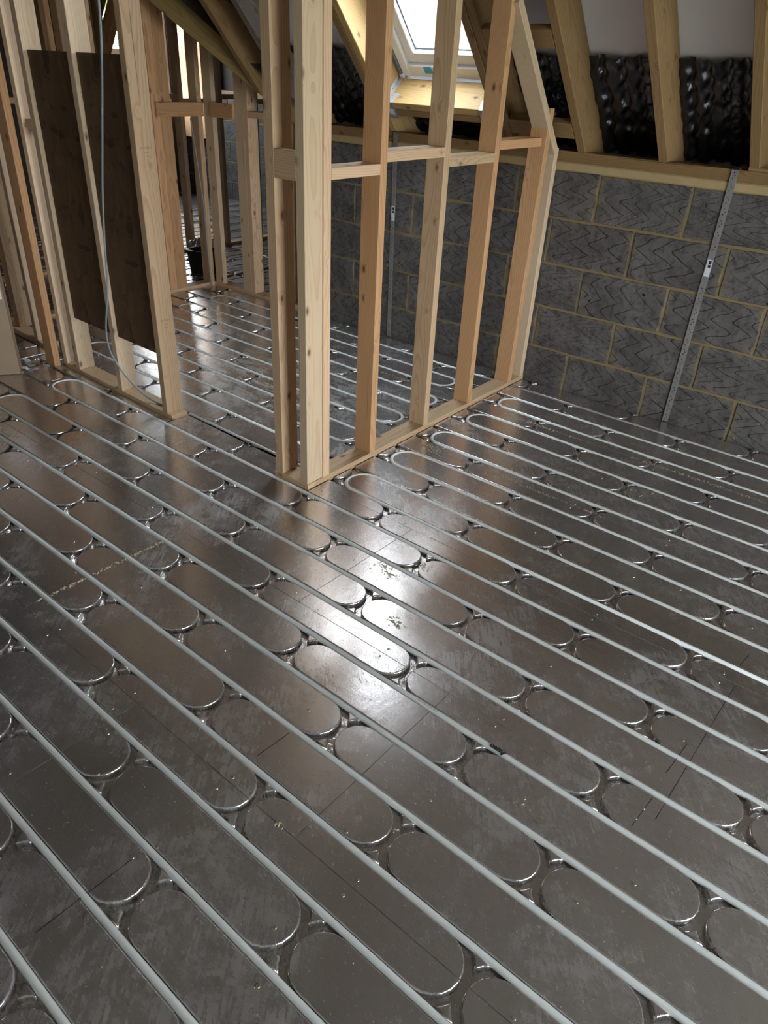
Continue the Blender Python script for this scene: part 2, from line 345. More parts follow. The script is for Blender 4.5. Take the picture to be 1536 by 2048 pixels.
def smooth_path(pts, k=6):
    P = [Vector(p) for p in pts]; out = []
    for i in range(len(P) - 1):
        a = P[max(i - 1, 0)]; b = P[i]; c = P[i + 1]; d = P[min(i + 2, len(P) - 1)]
        for j in range(k):
            t = j / k
            out.append(0.5 * ((2 * b) + (c - a) * t + (2 * a - 5 * b + 4 * c - d) * t * t + (3 * b - a - 3 * c + d) * t ** 3))
    out.append(P[-1]); return out
def text_mesh(name, body, size, mat, parent, mtx, depth=0.0):
    cu = bpy.data.curves.new(name, 'FONT'); cu.body = body; cu.size = size; cu.align_x = 'CENTER'; cu.align_y = 'CENTER'; cu.resolution_u = 2; cu.offset = .0012 if body == 'Auen' else 0
    t = bpy.data.objects.new('tmp', cu); COL.objects.link(t)
    dg = bpy.context.evaluated_depsgraph_get(); me = bpy.data.meshes.new_from_object(t.evaluated_get(dg))
    bpy.data.objects.remove(t); bpy.data.curves.remove(cu); me.materials.clear(); me.materials.append(mat)
    o = bpy.data.objects.new(name, me); link(o, parent); o.matrix_local = mtx; return o
def frame_mtx(origin, right, upv):
    r = Vector(right).normalized(); u = Vector(upv); u = (u - r * u.dot(r)).normalized(); nn = r.cross(u); c = Vector(origin)
    return Matrix(((r.x, u.x, nn.x, c.x), (r.y, u.y, nn.y, c.y), (r.z, u.z, nn.z, c.z), (0, 0, 0, 1)))

TA = math.tan(math.radians(48.2)); CA = math.cos(math.radians(48.2)); SA = math.sin(math.radians(48.2))
YE, ZE = 3.625, 1.185                     # rafter undersides meet the wall plate here
XR, XL, YS, YF = 3.2, -8.7, -3.0, 6.45     # building limits
YRIDGE = 0.3
def rp(x, u, off=0.0): return Vector((x, YE - u * CA + off * SA, ZE + u * SA + off * CA))   # point on the main roof slope
def yp(i): return 3.4620 - 0.15 * i       # pipe run i

# ================================================================== FLOOR
floor = mesh_obj('floor', [(x, y, z) for z in (-0.12, -0.0165) for (x, y) in ((XL, YS), (XR, YS), (XR, YF + .3), (XL, YF + .3))],
                 [(3, 2, 1, 0), (4, 5, 6, 7), (0, 1, 5, 4), (1, 2, 6, 5), (2, 3, 7, 6), (3, 0, 4, 7)], M['groove'])
tag(floor, kind='structure')

def clip(poly, a, b):
    """keep the part of poly on the left of a->b"""
    out = []; nx, ny = -(b[1] - a[1]), b[0] - a[0]
    d = [(p[0] - a[0]) * nx + (p[1] - a[1]) * ny for p in poly]
    for i in range(len(poly)):
        j = (i + 1) % len(poly)
        if d[i] >= 0: out.append(poly[i])
        if (d[i] >= 0) != (d[j] >= 0):
            t = d[i] / (d[i] - d[j]); out.append((poly[i][0] + t * (poly[j][0] - poly[i][0]), poly[i][1] + t * (poly[j][1] - poly[i][1])))
    return out
def clip_poly(p, conv):
    for i in range(len(conv)):
        if len(p) < 3: return []
        p = clip(p, conv[i], conv[(i + 1) % len(conv)])
    q = []
    for v in p:
        if not q or (abs(v[0] - q[-1][0]) + abs(v[1] - q[-1][1])) > 2e-4: q.append(v)
    if len(q) > 1 and abs(q[0][0] - q[-1][0]) + abs(q[0][1] - q[-1][1]) < 2e-4: q.pop()
    return q
def area(p): return .5 * sum(p[i][0] * p[(i + 1) % len(p)][1] - p[(i + 1) % len(p)][0] * p[i][1] for i in range(len(p)))
def on_cut(u, v, cell):
    for i in range(len(cell or ())):
        q, r = Vector(cell[i]), Vector(cell[(i + 1) % len(cell)]); t = (r - q).normalized()
        if abs(t.cross(Vector(u) - q)) < 2e-5 and abs(t.cross(Vector(v) - q)) < 2e-5: return True
    return False
def inset(p, b, cell=None):
    out = []; m = len(p)
    def eb(u, v): return .0004 if on_cut(u, v, cell) else b
    for i in range(m):
        a, c, d = p[i - 1], p[i], p[(i + 1) % m]
        e1 = Vector((c[0] - a[0], c[1] - a[1])); e2 = Vector((d[0] - c[0], d[1] - c[1]))
        if e1.length < 1e-6 or e2.length < 1e-6: out.append(c); continue
        e1.normalize(); e2.normalize(); n1 = Vector((-e1.y, e1.x)); n2 = Vector((-e2.y, e2.x)); h = n1 + n2
        if h.length < .2: out.append(c); continue
        b1, b2 = eb(a, c), eb(c, d); det = n1.x * n2.y - n1.y * n2.x
        if abs(det) > .3: hv = Vector(((b1 * n2.y - b2 * n1.y) / det, (b2 * n1.x - b1 * n2.x) / det))
        else: hv = h.normalized() * min(b1, b2)
        if hv.length > 3 * b: hv = hv.normalized() * 3 * b
        out.append((c[0] + hv.x, c[1] + hv.y))
    return out
def add_pad(V, F, FM, poly, cell=None, b=0.0036, zt=0.0, zb=-0.016):
    if len(poly) < 3 or abs(area(poly)) < 2.5e-5: return
    if area(poly) < 0: poly = poly[::-1]
    q = inset(poly, b, cell); m = len(poly); o = len(V)
    mid = [(q[i][0] * .32 + poly[i][0] * .68, q[i][1] * .32 + poly[i][1] * .68) for i in range(m)]
    V += [(x, y, zt) for x, y in q] + [(x, y, zt - b * .3) for x, y in mid] + [(x, y, zt - b) for x, y in poly] + [(x, y, zb) for x, y in poly]
    F.append(tuple(range(o, o + m))); FM.append(0)
    for i in range(m):
        j = (i + 1) % m
        fl = 2 if on_cut(poly[i], poly[j], cell) else 1
        for k in range(3):
            qd = (o + (k + 1) * m + i, o + (k + 1) * m + j, o + k * m + j, o + k * m + i)
            if fl == 2: n0 = len(V); V += [V[t] for t in qd]; qd = (n0, n0 + 1, n0 + 2, n0 + 3)
            F.append(qd); FM.append(fl)
PER, HW, RG = 0.606, 0.0658, 0.075
def strip_shapes(yc, xj0, xa, xb, swap=False):
    """pads of one 150 mm strip: long round-ended pads between the cross-over grooves and small three-sided ones beside them"""
    out = []; k0 = int(math.floor((xa - xj0) / PER)) - 1; k1 = int(math.ceil((xb - xj0) / PER)) + 1
    for k in range(k0, k1):
        xj = xj0 + k * PER; c0 = xj + RG; c1 = xj + PER - RG; p = []
        for i in range(11): a = -math.pi / 2 + math.pi * i / 10; p.append((c1 + HW * math.cos(a), HW * math.sin(a)))
        for i in range(11): a = math.pi / 2 + math.pi * i / 10; p.append((c0 + HW * math.cos(a), HW * math.sin(a)))
        out.append(p)
        ro = RG + .0092; xe = RG - math.sqrt(ro * ro - HW * HW); ya = math.sqrt(ro * ro - RG * RG)
        for s in (1, -1):
            t = [(-xe, HW * s), (xe, HW * s)]
            a0 = math.atan2(HW, xe - RG); a1 = math.atan2(ya, -RG)
            for i in range(1, 5): a = a0 + (a1 - a0) * i / 4; t.append((RG + ro * math.cos(a), ro * math.sin(a) * s))
            a0 = math.atan2(ya, RG); a1 = math.atan2(HW, RG - xe)
            for i in range(1, 4): a = a0 + (a1 - a0) * i / 4; t.append((-RG + ro * math.cos(a), ro * math.sin(a) * s))
            out.append([(xj + x, y) for x, y in t])
    return [[(y, x) if swap else (x, y) for x, y in [(px, yc + py) for px, py in p]] for p in out]
def lay(zone, seam_y, xs_of, jx, strips, swap=False, pitch0=None):
    """zone: convex polygon; panels are the cells between the seam lines"""
    ax_ = 1 if swap else 0
    amin = min(p[ax_] for p in zone); amax = max(p[ax_] for p in zone)
    shp = []
    for s in strips:
        yc = pitch0 - 0.15 * s if pitch0 is not None else yp(s) - .075
        shp.append((yc, strip_shapes(yc, jx[s % 2], amin, amax, swap)))
    for b in range(len(seam_y) - 1):
        y0, y1 = seam_y[b], seam_y[b + 1]; xs = xs_of(b)
        for a in range(len(xs) - 1):
            x0, x1 = xs[a], xs[a + 1]; g = .0007
            cell = [(x0 + g, y0 + g), (x1 - g, y0 + g), (x1 - g, y1 - g), (x0 + g, y1 - g)]
            if swap: cell = [(y, x) for x, y in cell][::-1]
            cell = clip_poly(cell, zone)
            if len(cell) < 3: continue
            V, F, FM = [], [], []
            for yc, polys in shp:
                if yc < y0 - .08 or yc > y1 + .08: continue
                for p in polys:
                    if area(p) < 0: p = p[::-1]
                    add_pad(V, F, FM, clip_poly(p, cell), cell)
            if F:
                me = mesh_obj('foil_panel', V, F, None, floor, mats=[M['foil'], M['groove'], M['seam']], fm=FM).data
                me.polygons.foreach_set('use_smooth', [f == 1 for f in FM])

YSEAM = [3.0920 + .6 * k for k in range(-10, 2)]         # joints between panel rows
def rows(off): return [off + 1.2 * k for k in range(-8, 5)]
jodd, jeven = 0.012, -0.291
XOFF = [(-1.355 if b % 2 == 0 else -1.955) for b in range(12)]
xs_main = lambda b: rows(XOFF[(b + 1) % 2])
lay([(-3.862, YS), (XR, YS), (XR, 1.812), (-3.862, 1.812)], YSEAM, xs_main, (jeven, jodd), range(11, 44))
lay([(-3.862, 1.812), (-2.800, 1.812), (-2.800, 1.850), (-3.862, 1.872)], YSEAM, xs_main, (jeven, jodd), range(10, 11))
lay([(-1.842, 1.823), (XR, 1.823), (XR, 3.62), (-1.882, 3.62)], YSEAM, xs_main, (jeven, jodd), range(-1, 12))
lay([(-4.640, 1.970), (-1.943, 1.93), (-1.984, 3.605), (-4.640, 3.605)], YSEAM, lambda b: rows(-2.45 if b % 2 else -3.05), (-2.333, -2.03), range(-1, 12))
lay([(-2.785, 1.812), (-2.050, 1.812), (-2.050, 1.970), (-2.785, 1.970)], YSEAM, lambda b: rows(-2.45 if b % 2 else -3.05), (-2.333, -2.03), range(9, 12))
# left landing and the far wing: runs turned through a right angle
lay([(-4.735, -3.0), (-3.866, -3.0), (-3.866, 1.93), (-4.735, 1.93)], [-4.76 + .6 * k for k in range(3)], lambda b: rows(0.9), (0.30, 0.0), range(-1, 9), swap=True, pitch0=-3.82)
lay([(-5.674, -3.0), (-4.740, -3.0), (-4.740, 6.44), (-5.674, 6.44)], [-6.0 + .6 * k for k in range(3)], lambda b: rows(0.5), (0.30, 0.0), range(-1, 10), swap=True, pitch0=-4.79)
lay([(-4.740, 3.71), (-3.75, 3.71), (-3.75, 6.44), (-4.740, 6.44)], [-4.815 + .6 * k for k in range(3)], lambda b: rows(0.2), (0.30, 0.0), range(-1, 9), swap=True, pitch0=-3.85)
lay([(XL, -3.0), (-5.785, -3.0), (-5.785, 6.44), (XL, 6.44)], [XL + .6 * k for k in range(6)], lambda b: rows(0.1), (0.30, 0.0), range(-1, 21), swap=True, pitch0=-5.85)

# ------------------------------------------------------------------ heating pipe coils
def coil(runs, xl, xr, first, ends):
    """serpentine: runs are y values, loops alternate; first = side of the first loop"""
    P = []; side = first; zc = -0.0045
    n_ = len(runs)
    start = ends[0]
    P.append((start, runs[0], zc))
    for i in range(n_ - 1):
        x = xl[i] if side == 'L' else xr[i]
        y0, y1 = runs[i], runs[i + 1]; r = abs(y1 - y0) / 2; yc = (y0 + y1) / 2; sg = -1 if side == 'L' else 1
        c = x - sg * r
        # add in-between points on the straight, so the run may wander a hair
        xa = P[-1][0]
        for t in (.33, .66): P.append((xa + (c - xa) * t, y0 + random.uniform(-.0012, .0012), zc))
        for k in range(13):
            a = math.pi / 2 - math.pi * k / 12
            P.append((c + sg * r * math.cos(a), yc + r * math.sin(a) * (1 if y0 > y1 else -1), zc))
        side = 'R' if side == 'L' else 'L'
    P.append((ends[1], runs[-1], zc))
    return P
nr = 11
t = tube('heating_pipe', coil([yp(i) for i in range(nr)], [-1.800] * nr, [2.35] * nr, 'R', (-1.875, 2.6)), .0082, M['pipe'])
tag(t, 'white heating pipe looping over the foil floor between right stud partition and block wall', 'pipe', 'underfloor heating pipes')
front = [yp(i) for i in range(11, 28)]
t = tube('heating_pipe', coil(front, [-3.600] * 17, [2.45] * 17, 'L', (2.6, 2.6)), .0082, M['pipe'])
tag(t, 'white heating pipe running back and forth over the whole open foreground floor', 'pipe', 'underfloor heating pipes')
pipe_front = t
t = tube('heating_pipe', coil([yp(i) for i in range(0, 10)], [-4.37, 0, -4.345, 0, -4.37, 0, -4.03, 0, -4.03], [0, -2.12, 0, -2.03, 0, -2.02, 0, -2.02, 0, 0], 'L', (-2.0, -2.0)), .0082, M['pipe'])
tag(t, 'white heating pipe looping over the back room floor behind the right partition', 'pipe', 'underfloor heating pipes')
t = tube('heating_pipe', [(-2.80, yp(10), -.0045), (-2.4, yp(10), -.0045), (-1.955, yp(10), -.0045)], .0082, M['pipe'])
tag(t, 'short straight white pipe crossing the floor just inside the doorway', 'pipe', 'underfloor heating pipes')
for k, x in enumerate((-4.11, -4.41)):
    pass
for k, (x, a, b) in enumerate(((-4.94, 3.75, 6.2), (-5.24, 3.3, 6.2), (-5.54, 3.3, 6.2))):
    t = tube('heating_pipe', [(x, a, -.0045), (x, (a + b) / 2, -.0045), (x, b, -.0045)], .0082, M['pipe'])
    tag(t, ['white pipe in the far wing floor, nearest run past the corner studs', 'white pipe in the far wing floor, middle run past the corner studs', 'white pipe in the far wing floor beside the far stud partition'][k], 'pipe', 'underfloor heating pipes')
for k in range(6):
    x = -5.925 - .3 * k
    t = tube('heating_pipe', [(x, 2.5, -.0045), (x, 4.5, -.0045), (x, 6.4, -.0045)], .0082, M['pipe'])
    tag(t, ('first', 'second', 'third', 'fourth', 'fifth', 'sixth')[k] + ' white pipe run beyond the farthest stud partition, counted from it', 'pipe', 'pipes beyond the far partition')
# handwriting and faint print on the run seventh from the post (pipe fifteen from the wall)
yw = yp(15)
text_mesh('pipe_print', 'Auen', .021, M['ink'], pipe_front, frame_mtx((-.545, yw - .0015, .0042), (-1, 0, 0), (0, -1, 0)))
text_mesh('pipe_print', 'llı ıllıı ·ııl lııı- ılı lıı ıll ııı', .008, M['gasket'], pipe_front, frame_mtx((-.77, yw - .0015, .0040), (-1, 0, 0), (0, -1, 0)))

# screw heads in the panels
SCREWS = [(-1.802, 0.697), (-1.803, 0.658), (-1.41, 0.696), (-1.404, 0.625), (-1.336, 0.57), (-1.243, 0.485), (-0.997, 0.648), (-0.992, 0.694), (-1.362, 0.971), (-1.401, 0.346), (-1.801, 0.98), (-1.409, 1.307), (-1.409, 1.256), (-1.005, 1.303), (-1.004, 1.262), (-1.01, 0.971), (-0.596, 1.301), (-0.599, 1.265), (-0.589, 0.964), (-1.006, 1.58), (-0.607, 1.895), (-0.607, 1.858), (-0.196, 1.898), (-0.194, 1.851), (-0.188, 1.288), (-0.191, 1.248), (-0.601, 1.573), (-0.193, 1.563), (-0.45, 2.22), (-0.197, 2.18), (-0.603, 2.179), (-0.991, 0.414), (-0.586, 0.699), (-0.587, 0.653), (-0.683, 0.768), (-0.645, 0.514), (-0.587, 0.418), (-0.202, 0.97), (-0.124, 1.09), (-0.187, 0.69), (-1.823, 1.911), (-1.822, 1.853), (-1.416, 1.864), (-1.413, 1.893), (-1.412, 2.185), (-1.395, 1.577), (-1.318, 1.578), (-1.8, 2.19), (-1.801, 2.461), (-1.804, 2.496), (-1.418, 2.457), (-3.031, 1.248), (-2.906, 1.168), (-2.61, 1.581), (-2.611, 1.308), (-2.617, 1.247), (-2.205, 1.301), (-2.61, 0.975), (-2.202, 0.974), (-2.029, 0.88), (-3.463, 1.573), (-3.042, 1.578), (-3.466, 1.73), (-1.092, 2.607), (-1.019, 2.786), (-1.01, 2.19), (-1.0, 2.456), (-0.998, 2.495), (-0.604, 2.178), (-0.598, 2.462), (-0.601, 2.503)]
bm = bmesh.new(); bmesh.ops.create_cone(bm, cap_ends=True, segments=12, radius1=.0046, radius2=.0036, depth=.0024)
sm = bpy.data.meshes.new('screw'); bm.to_mesh(sm); bm.free(); sm.materials.append(M['screw'])
for x, y in SCREWS:
    o = link(bpy.data.objects.new('screw', sm), floor); o.location = (x * .9875 - .003, y + .0125, .0006)

for x, ya, yb in ((-.190, 1.235, 1.345), (-.187, 1.44, 1.57), (-.985, .21, .43), (-.988, .79, .895), (-.17, 1.98, 2.05)):
    mesh_obj('pen_line', [(x - .0008, ya, .0004), (x + .0008, ya, .0004), (x + .0008 + .006, yb, .0004), (x - .0008 + .006, yb, .0004)], [(0, 1, 2, 3)], M['ink'], floor)

# ================================================================== BLOCK WALLS
bvar = []
def block_mesh(L, k):
    rnd = random.Random(k); bm = bmesh.new(); bmesh.ops.create_cube(bm, size=1)
    for v in bm.verts: v.co = (v.co.x * L, v.co.y * .1, v.co.z * .215)
    es = [e for e in bm.edges if abs(e.verts[0].co.y + .05) < 1e-4 and abs(e.verts[1].co.y + .05) < 1e-4]
    bmesh.ops.subdivide_edges(bm, edges=es, cuts=4, use_grid_fill=False)
    for v in bm.verts:
        if v.co.y < 0: v.co.x += rnd.uniform(-.0022, .0022); v.co.z += rnd.uniform(-.0022, .0022)
    es = [e for e in bm.edges if e.verts[0].co.y < -.04 and e.verts[1].co.y < -.04 and len(e.link_faces) == 2]
    bmesh.ops.bevel(bm, geom=es, offset=.004, segments=1, affect='EDGES')
    me = bpy.data.meshes.new('block'); bm.to_mesh(me); bm.free(); me.materials.append(M['block']); return me
FULL = [block_mesh(.44, k) for k in range(5)]; HALF = {}
def block_wall(name, x0, x1, yface, phase, z_first, courses):
    """wall along X with its face at y = yface (facing -Y); mortar body with each block a part"""
    zt = z_first + .225 * courses - .010
    w = boxr(name, x0, x1, yface + .0035, yface + .104, -.02 + .0, zt, 'mortar', None, 'x', 0)
    tag(w, kind='structure')
    for c in range(courses):
        z = z_first + .225 * c + .1075; ph = phase + (.225 if c % 2 else 0)
        k0 = math.floor((x0 - ph) / .45); x = ph + k0 * .45
        while x < x1:
            a = max(x + .005, x0); b = min(x + .445, x1)
            if b - a > .05:
                L = round(b - a, 3)
                me = random.choice(FULL) if abs(L - .44) < .003 else HALF.setdefault(L, block_mesh(L, int(L * 1000)))
                o = bpy.data.objects.new('block', me); link(o, w)
                o.matrix_parent_inverse = inv_of(w)
                o.location = ((a + b) / 2, yface + .05 + random.uniform(-.0015, .0015), z); o.rotation_euler = (random.uniform(-.003, .003), random.uniform(-.004, .004), random.uniform(-.003, .003))
            x += .45
    return w
def inv_of(p): return p.matrix_basis.inverted()
wall_b = block_wall('wall_back', -3.72, XR, 3.622, -1.643, -.0205, 5)
bed = boxr('mortar_bed', -3.72, XR, 3.623, 3.71, 1.0945, 1.1365, 'bed', None, 'x', .006)
bed.parent = wall_b; bed.matrix_parent_inverse = inv_of(wall_b)
wall_f = block_wall('wall_far', XL, -3.72, YF, -1.5, -.0205, 5)
tag(boxr('trim_1', -3.72, XR, 3.624, 3.724, 1.137, 1.184, 'treated', None, 'x'), kind='structure')
tag(boxr('trim_2', -.980, XR, 3.610, 3.652, 1.185, 1.200, 'treated', None, 'x'), kind='structure')
tag(boxr('trim_3', XL, -3.72, YF + .004, YF + .11, 1.088, 1.184, 'treated', None, 'x'), kind='structure')
def wall_plain(name, verts, faces): return tag(mesh_obj(name, verts, faces, M['sand']), kind='structure')
# return wall of the wing, eaves wall behind the camera
boxw = lambda name, a: tag(boxr(name, *a, 'sand', None, 'x', 0), kind='structure')
boxw('wall_return', (-3.72, -3.62, 3.73, YF + .1, -.02, 1.3))
boxw('wall_front', (XL, XR, YS - .1, YS, -.02, 1.3))

def gable(name, x0, x1, win, ztop):
    """wall in the YZ plane with one opening (y0,y1,z0,z1), as pieces around it"""
    y0, y1, z0, z1 = win; V = []; F = []
    def quad(ya, yb, za, zb):
        o = len(V)
        for x in (x0, x1):
            V.extend([(x, ya, za), (x, yb, za), (x, yb, zb), (x, ya, zb)])
        F.extend([(o, o + 1, o + 2, o + 3), (o + 7, o + 6, o + 5, o + 4), (o, o + 4, o + 5, o + 1), (o + 1, o + 5, o + 6, o + 2), (o + 2, o + 6, o + 7, o + 3), (o + 3, o + 7, o + 4, o)])
    quad(YS - .3, y0, -.02, ztop); quad(y1, YF + .3, -.02, ztop); quad(y0, y1, -.02, z0); quad(y0, y1, z1, ztop)
    return tag(mesh_obj(name, V, F, M['sand']), kind='structure')
GW = (5.42, 6.34, .95, 2.35)
RW = (-0.35, 2.25, 0.15, 1.95)
gable('wall_left', XL - .2, XL, GW, 7.6)
gl_ = bpy.data.objects['wall_left']
boxr('reveal_board', XL, XL + .62, GW[1] + .005, GW[1] + .030, GW[2] - .3, 2.7, 'orange', gl_, 'z', .002)
for k in range(6):
    d_ = Vector((0, .48, 1.0)).normalized(); o_ = Vector((XL + .16 + .05 * (k % 2), 5.275 - .092 * k, 1.30 + .03 * k))
    timber('gable_brace', o_, o_ + d_ * 1.6, .09, .045, (0, 1, 0), 'treated', gl_, .002)
gable('wall_right', XR, XR + .2, RW, 7.6)

# ================================================================== ROOF
WX0, WX1, WU0, WU1 = -2.905, -2.235, .203, 1.408          # roof window opening in the underlay
U1 = (YE - YRIDGE) / CA + .16
def sheet_main():
    off = .18; V = []; F = []
    def q(xa, xb, ua, ub):
        o = len(V); V.extend([tuple(rp(xa, ua, off)), tuple(rp(xb, ua, off)), tuple(rp(xb, ub, off)), tuple(rp(xa, ub, off))]); F.append((o, o + 1, o + 2, o + 3))
    xv = -3.70
    q(xv, WX0, -.35, U1); q(WX1, XR + .1, -.35, U1); q(WX0, WX1, -.35, WU0 - .02); q(WX0, WX1, WU1 + .02, U1)
    o = len(V); V.extend([tuple(rp(xv, -.2, off)), tuple(rp(xv, U1, off)), tuple(rp(xv - U1 * CA * 1.05, U1, off))]); F.append((o, o + 1, o + 2))
    return mesh_obj('ceiling', V, F, M['membrane'])
ceil = tag(sheet_main(), kind='structure')
# south slope, wing slope, far hip
zr = ZE + (U1 - .16) * SA + .14
tag(mesh_obj('ceiling_south', [(XL - .1, YS - .3, .95), (XR + .1, YS - .3, .95), (XR + .1, YRIDGE + .2, zr + .05), (XL - .1, YRIDGE + .2, zr + .05)], [(0, 1, 2, 3)], M['membrane']), kind='structure')
vd = Vector((-1.05, -1, TA)); va = Vector((-3.65, 3.67, 1.20)); vb = va + vd * 3.4
k = 2.2
WING = [tuple(va), tuple(vb), tuple(vb + Vector((-k, 0, k * TA / 1.05))), (vb.x - k, 3.0, vb.z + k * TA / 1.05), (-5.0, 6.75, va.z + 1.35 * TA / 1.05), (va.x, 6.75, va.z)]
tag(mesh_obj('ceiling_wing', WING, [(0, 1, 2, 3, 4, 5)], M['underlay']), kind='structure')
tag(mesh_obj('roof_tiles', [(x + .16, y, z + .13) for x, y, z in WING], [(0, 1, 2, 3, 4, 5)], M['tiles']), kind='structure')
tag(mesh_obj('ceiling_far', [(XL - .1, YF + .15, 3.1), (-3.5, YF + .15, 3.1), (-3.5, YF, 3.3), (-6.2, YF - 2.6, 3.3 + 2.6 * TA), (XL - .1, YF - 2.6, 3.3 + 2.6 * TA)], [(0, 1, 2, 3, 4)], M['underlay']), kind='structure')
tag(boxr('wall_upper', XL, -3.72, YF + .06, YF + .16, 1.185, 3.3, 'underlay', None, 'x', 0), kind='structure')
tag(mesh_obj('ceiling_top', [(XL - .1, -.2, zr + .02), (-6.0, -.2, zr + .02), (-6.0, .55, zr + .02), (XL - .1, .55, 7.6)], [(0, 1, 2, 3)], M['underlay']), kind='structure')

def rafter(x0, x1, ua, ub, mat='treated', depth=.178, label=None):
    a = rp((x0 + x1) / 2, ua, depth / 2); b = rp((x0 + x1) / 2, ub, depth / 2)
    return timber('rafter', a, b, x1 - x0, depth, (1, 0, 0), mat, ceil, .003, label)
rafter(-1.787, -1.743, -.16, U1 - .1)
for k in range(13): rafter(-1.380 + .4 * k, -1.336 + .4 * k, -.16, U1 - .1)
rafter(-2.2265, -2.1835, -.16, U1 - .1); rafter(-2.181, -2.138, -.16, U1 - .1)           # doubled trimmers beside the roof window
rafter(-2.962, -2.918, -.16, U1 - .1, 'lit_timber'); rafter(-3.009, -2.965, -.16, U1 - .1)
rafter(-3.690, -3.640, .10, U1 - .1, 'streaky', label='grey weathered rafter beside the valley')
rafter(-3.957, -3.912, .18, U1 - .1)
rafter(-4.365, -4.320, .86, U1 - .1)
# doubled header under the window, short noggings between rafters
def header(u0, u1, x0, x1, mat, depth=.175, name='header'):
    um = (u0 + u1) / 2; return timber(name, rp(x0, um, depth / 2), rp(x1, um, depth / 2), u1 - u0, depth, (0, -CA, SA), mat, ceil, .002)
header(.115, .154, -2.916, -2.228, 'treated'); header(.156, .197, -2.916, -2.228, 'lit_timber')
header(1.433, 1.478, -2.916, -2.228, 'treated')
header(.544, .629, -2.136, -1.789, 'treated', .038, 'nogging'); header(.073, .158, -2.136, -1.789, 'treated', .038, 'nogging')
# valley rafter
vdir = Vector((-1.207, -1, TA)).normalized(); vp0 = Vector((-3.923, YE - .16 * CA, ZE + .16 * SA))
perp = Vector((1, -1.207, 0)).normalized(); vup = vdir.cross(perp); vup = vup if vup.z > 0 else -vup
timber('valley_rafter', vp0 - vdir * .45 + vup * .11 - perp * .022, vp0 + vdir * 3.6 + vup * .11 - perp * .022, .045, .22, perp, 'olive', ceil, .003, 'dark olive valley rafter')
# black dimpled eaves trays, one per rafter bay
def tray_mesh(width, seed):
    rnd = random.Random(seed); nx, nu = 44, 64; H = .52; V = []; F = []
    cols = []; x = -.01
    while x < width:
        w = rnd.choice((.052, .06, .075)); cols.append((x, w, rnd.choice(('dot', 'wave', 'flat')), rnd.uniform(0, 6))); x += w + .018
    for j in range(nu + 1):
        u = H * j / nu
        for i in range(nx + 1):
            x = width * i / nx; h = -.012
            for cx, cw, kind, ph in cols:
                wob = .007 * math.sin(u * 90 + ph)
                t = (x - cx - cw / 2) / (cw / 2 + wob)
                if abs(t) < 1:
                    e = min(1, (1 - abs(t)) * 3); h = -.012 + .018 * e
                    if kind == 'dot':
                        v = ((u * 18 + ph) % 1) - .5; rr = math.hypot(v * .055, x - cx - cw / 2)
                        if rr < .022: h += .006 * (1 if rr > .016 else -.4)
                    elif kind == 'wave': h += .005 * math.sin(u * 46 + ph) + .004 * math.sin(u * 21 + x * 70)
                    else: h += .004 * (1 if math.sin(u * 60 + ph) > 0 else -.3) * e
            h += .003 * math.sin(x * 25 + seed) * math.sin(u * 17 + seed * 2)
            V.append((x, u, h))
    for j in range(nu):
        for i in range(nx):
            a = j * (nx + 1) + i; F.append((a, a + 1, a + nx + 2, a + nx + 1))
    return V, F
for k, (xa, xb) in enumerate([(-1.741, -1.382), (-1.334, -.982), (-.934, -.582), (-.534, -.182), (-.134, .218), (-2.136, -1.789), (-3.36, -3.011), (-3.638, -3.365)]):
    V, F = tray_mesh(xb - xa, k)
    jit = random.Random(k).uniform(-.012, .012)
    V = [tuple(rp(xa + x, u - .14 + jit * 0 + .006 * math.sin(x * 30 + k) * (u > .5), .158 - h)) for x, u, h in V]
    mesh_obj('eaves_tray', V, F, M['blackwet'], ceil, True)
V, F = tray_mesh(.68, 21); mesh_obj('eaves_tray', [tuple(rp(-2.912 + x, u * .5 - .14, .158 - h)) for x, u, h in V], F, M['blackwet'], ceil, True)
# solid dark closing behind the eaves
tag(mesh_obj('wall_eaves', [(-3.7, 3.93, -.11), (XR, 3.93, -.11), (XR, 3.93, 1.5), (-3.7, 3.93, 1.5)], [(0, 1, 2, 3)], M['underlay']), kind='structure')

# ================================================================== ROOF WINDOW
win = empty('window_1', tuple(rp(-2.57, WU0, .185)), kind='structure'); wl = Vector(win.location)
def bar(name, x0, x1, ua, ub, o0, o1, mat, parent=win, bev=.004):
    p = rp((x0 + x1) / 2, ua, (o0 + o1) / 2) - wl; q = rp((x0 + x1) / 2, ub, (o0 + o1) / 2) - wl
    return timber(name, p, q, x1 - x0, o1 - o0, (1, 0, 0), mat, parent, bev)
FX0, FX1, FU0, FU1 = -2.895, -2.245, .1995, 1.383
fr_ = empty('window_frame'); fr_.parent = win
bar('frame_bar', FX0, FX0 + .052, FU0, FU1, .186, .285, 'white'); bar('frame_bar', FX1 - .052, FX1, FU0, FU1, .186, .285, 'white')
bar('frame_bar', FX0 + .052, FX1 - .052, FU0, FU0 + .066, .186, .285, 'white'); bar('frame_bar', FX0 + .052, FX1 - .052, FU1 - .055, FU1, .186, .285, 'white')
bpy.data.objects.remove(fr_)
sx0, sx1, su0, su1 = FX0 + .054, FX1 - .054, FU0 + .069, FU1 - .058
bar('sash_bar', sx0, sx0 + .055, su0, su1, .205, .262, 'white'); bar('sash_bar', sx1 - .055, sx1, su0, su1, .205, .262, 'white')
bar('sash_bar', sx0 + .055, sx1 - .055, su0, su0 + .058, .205, .262, 'white'); bar('sash_bar', sx0 + .055, sx1 - .055, su1 - .055, su1, .205, .262, 'white')
gx0, gx1, gu0, gu1 = sx0 + .055, sx1 - .055, su0 + .058, su1 - .055
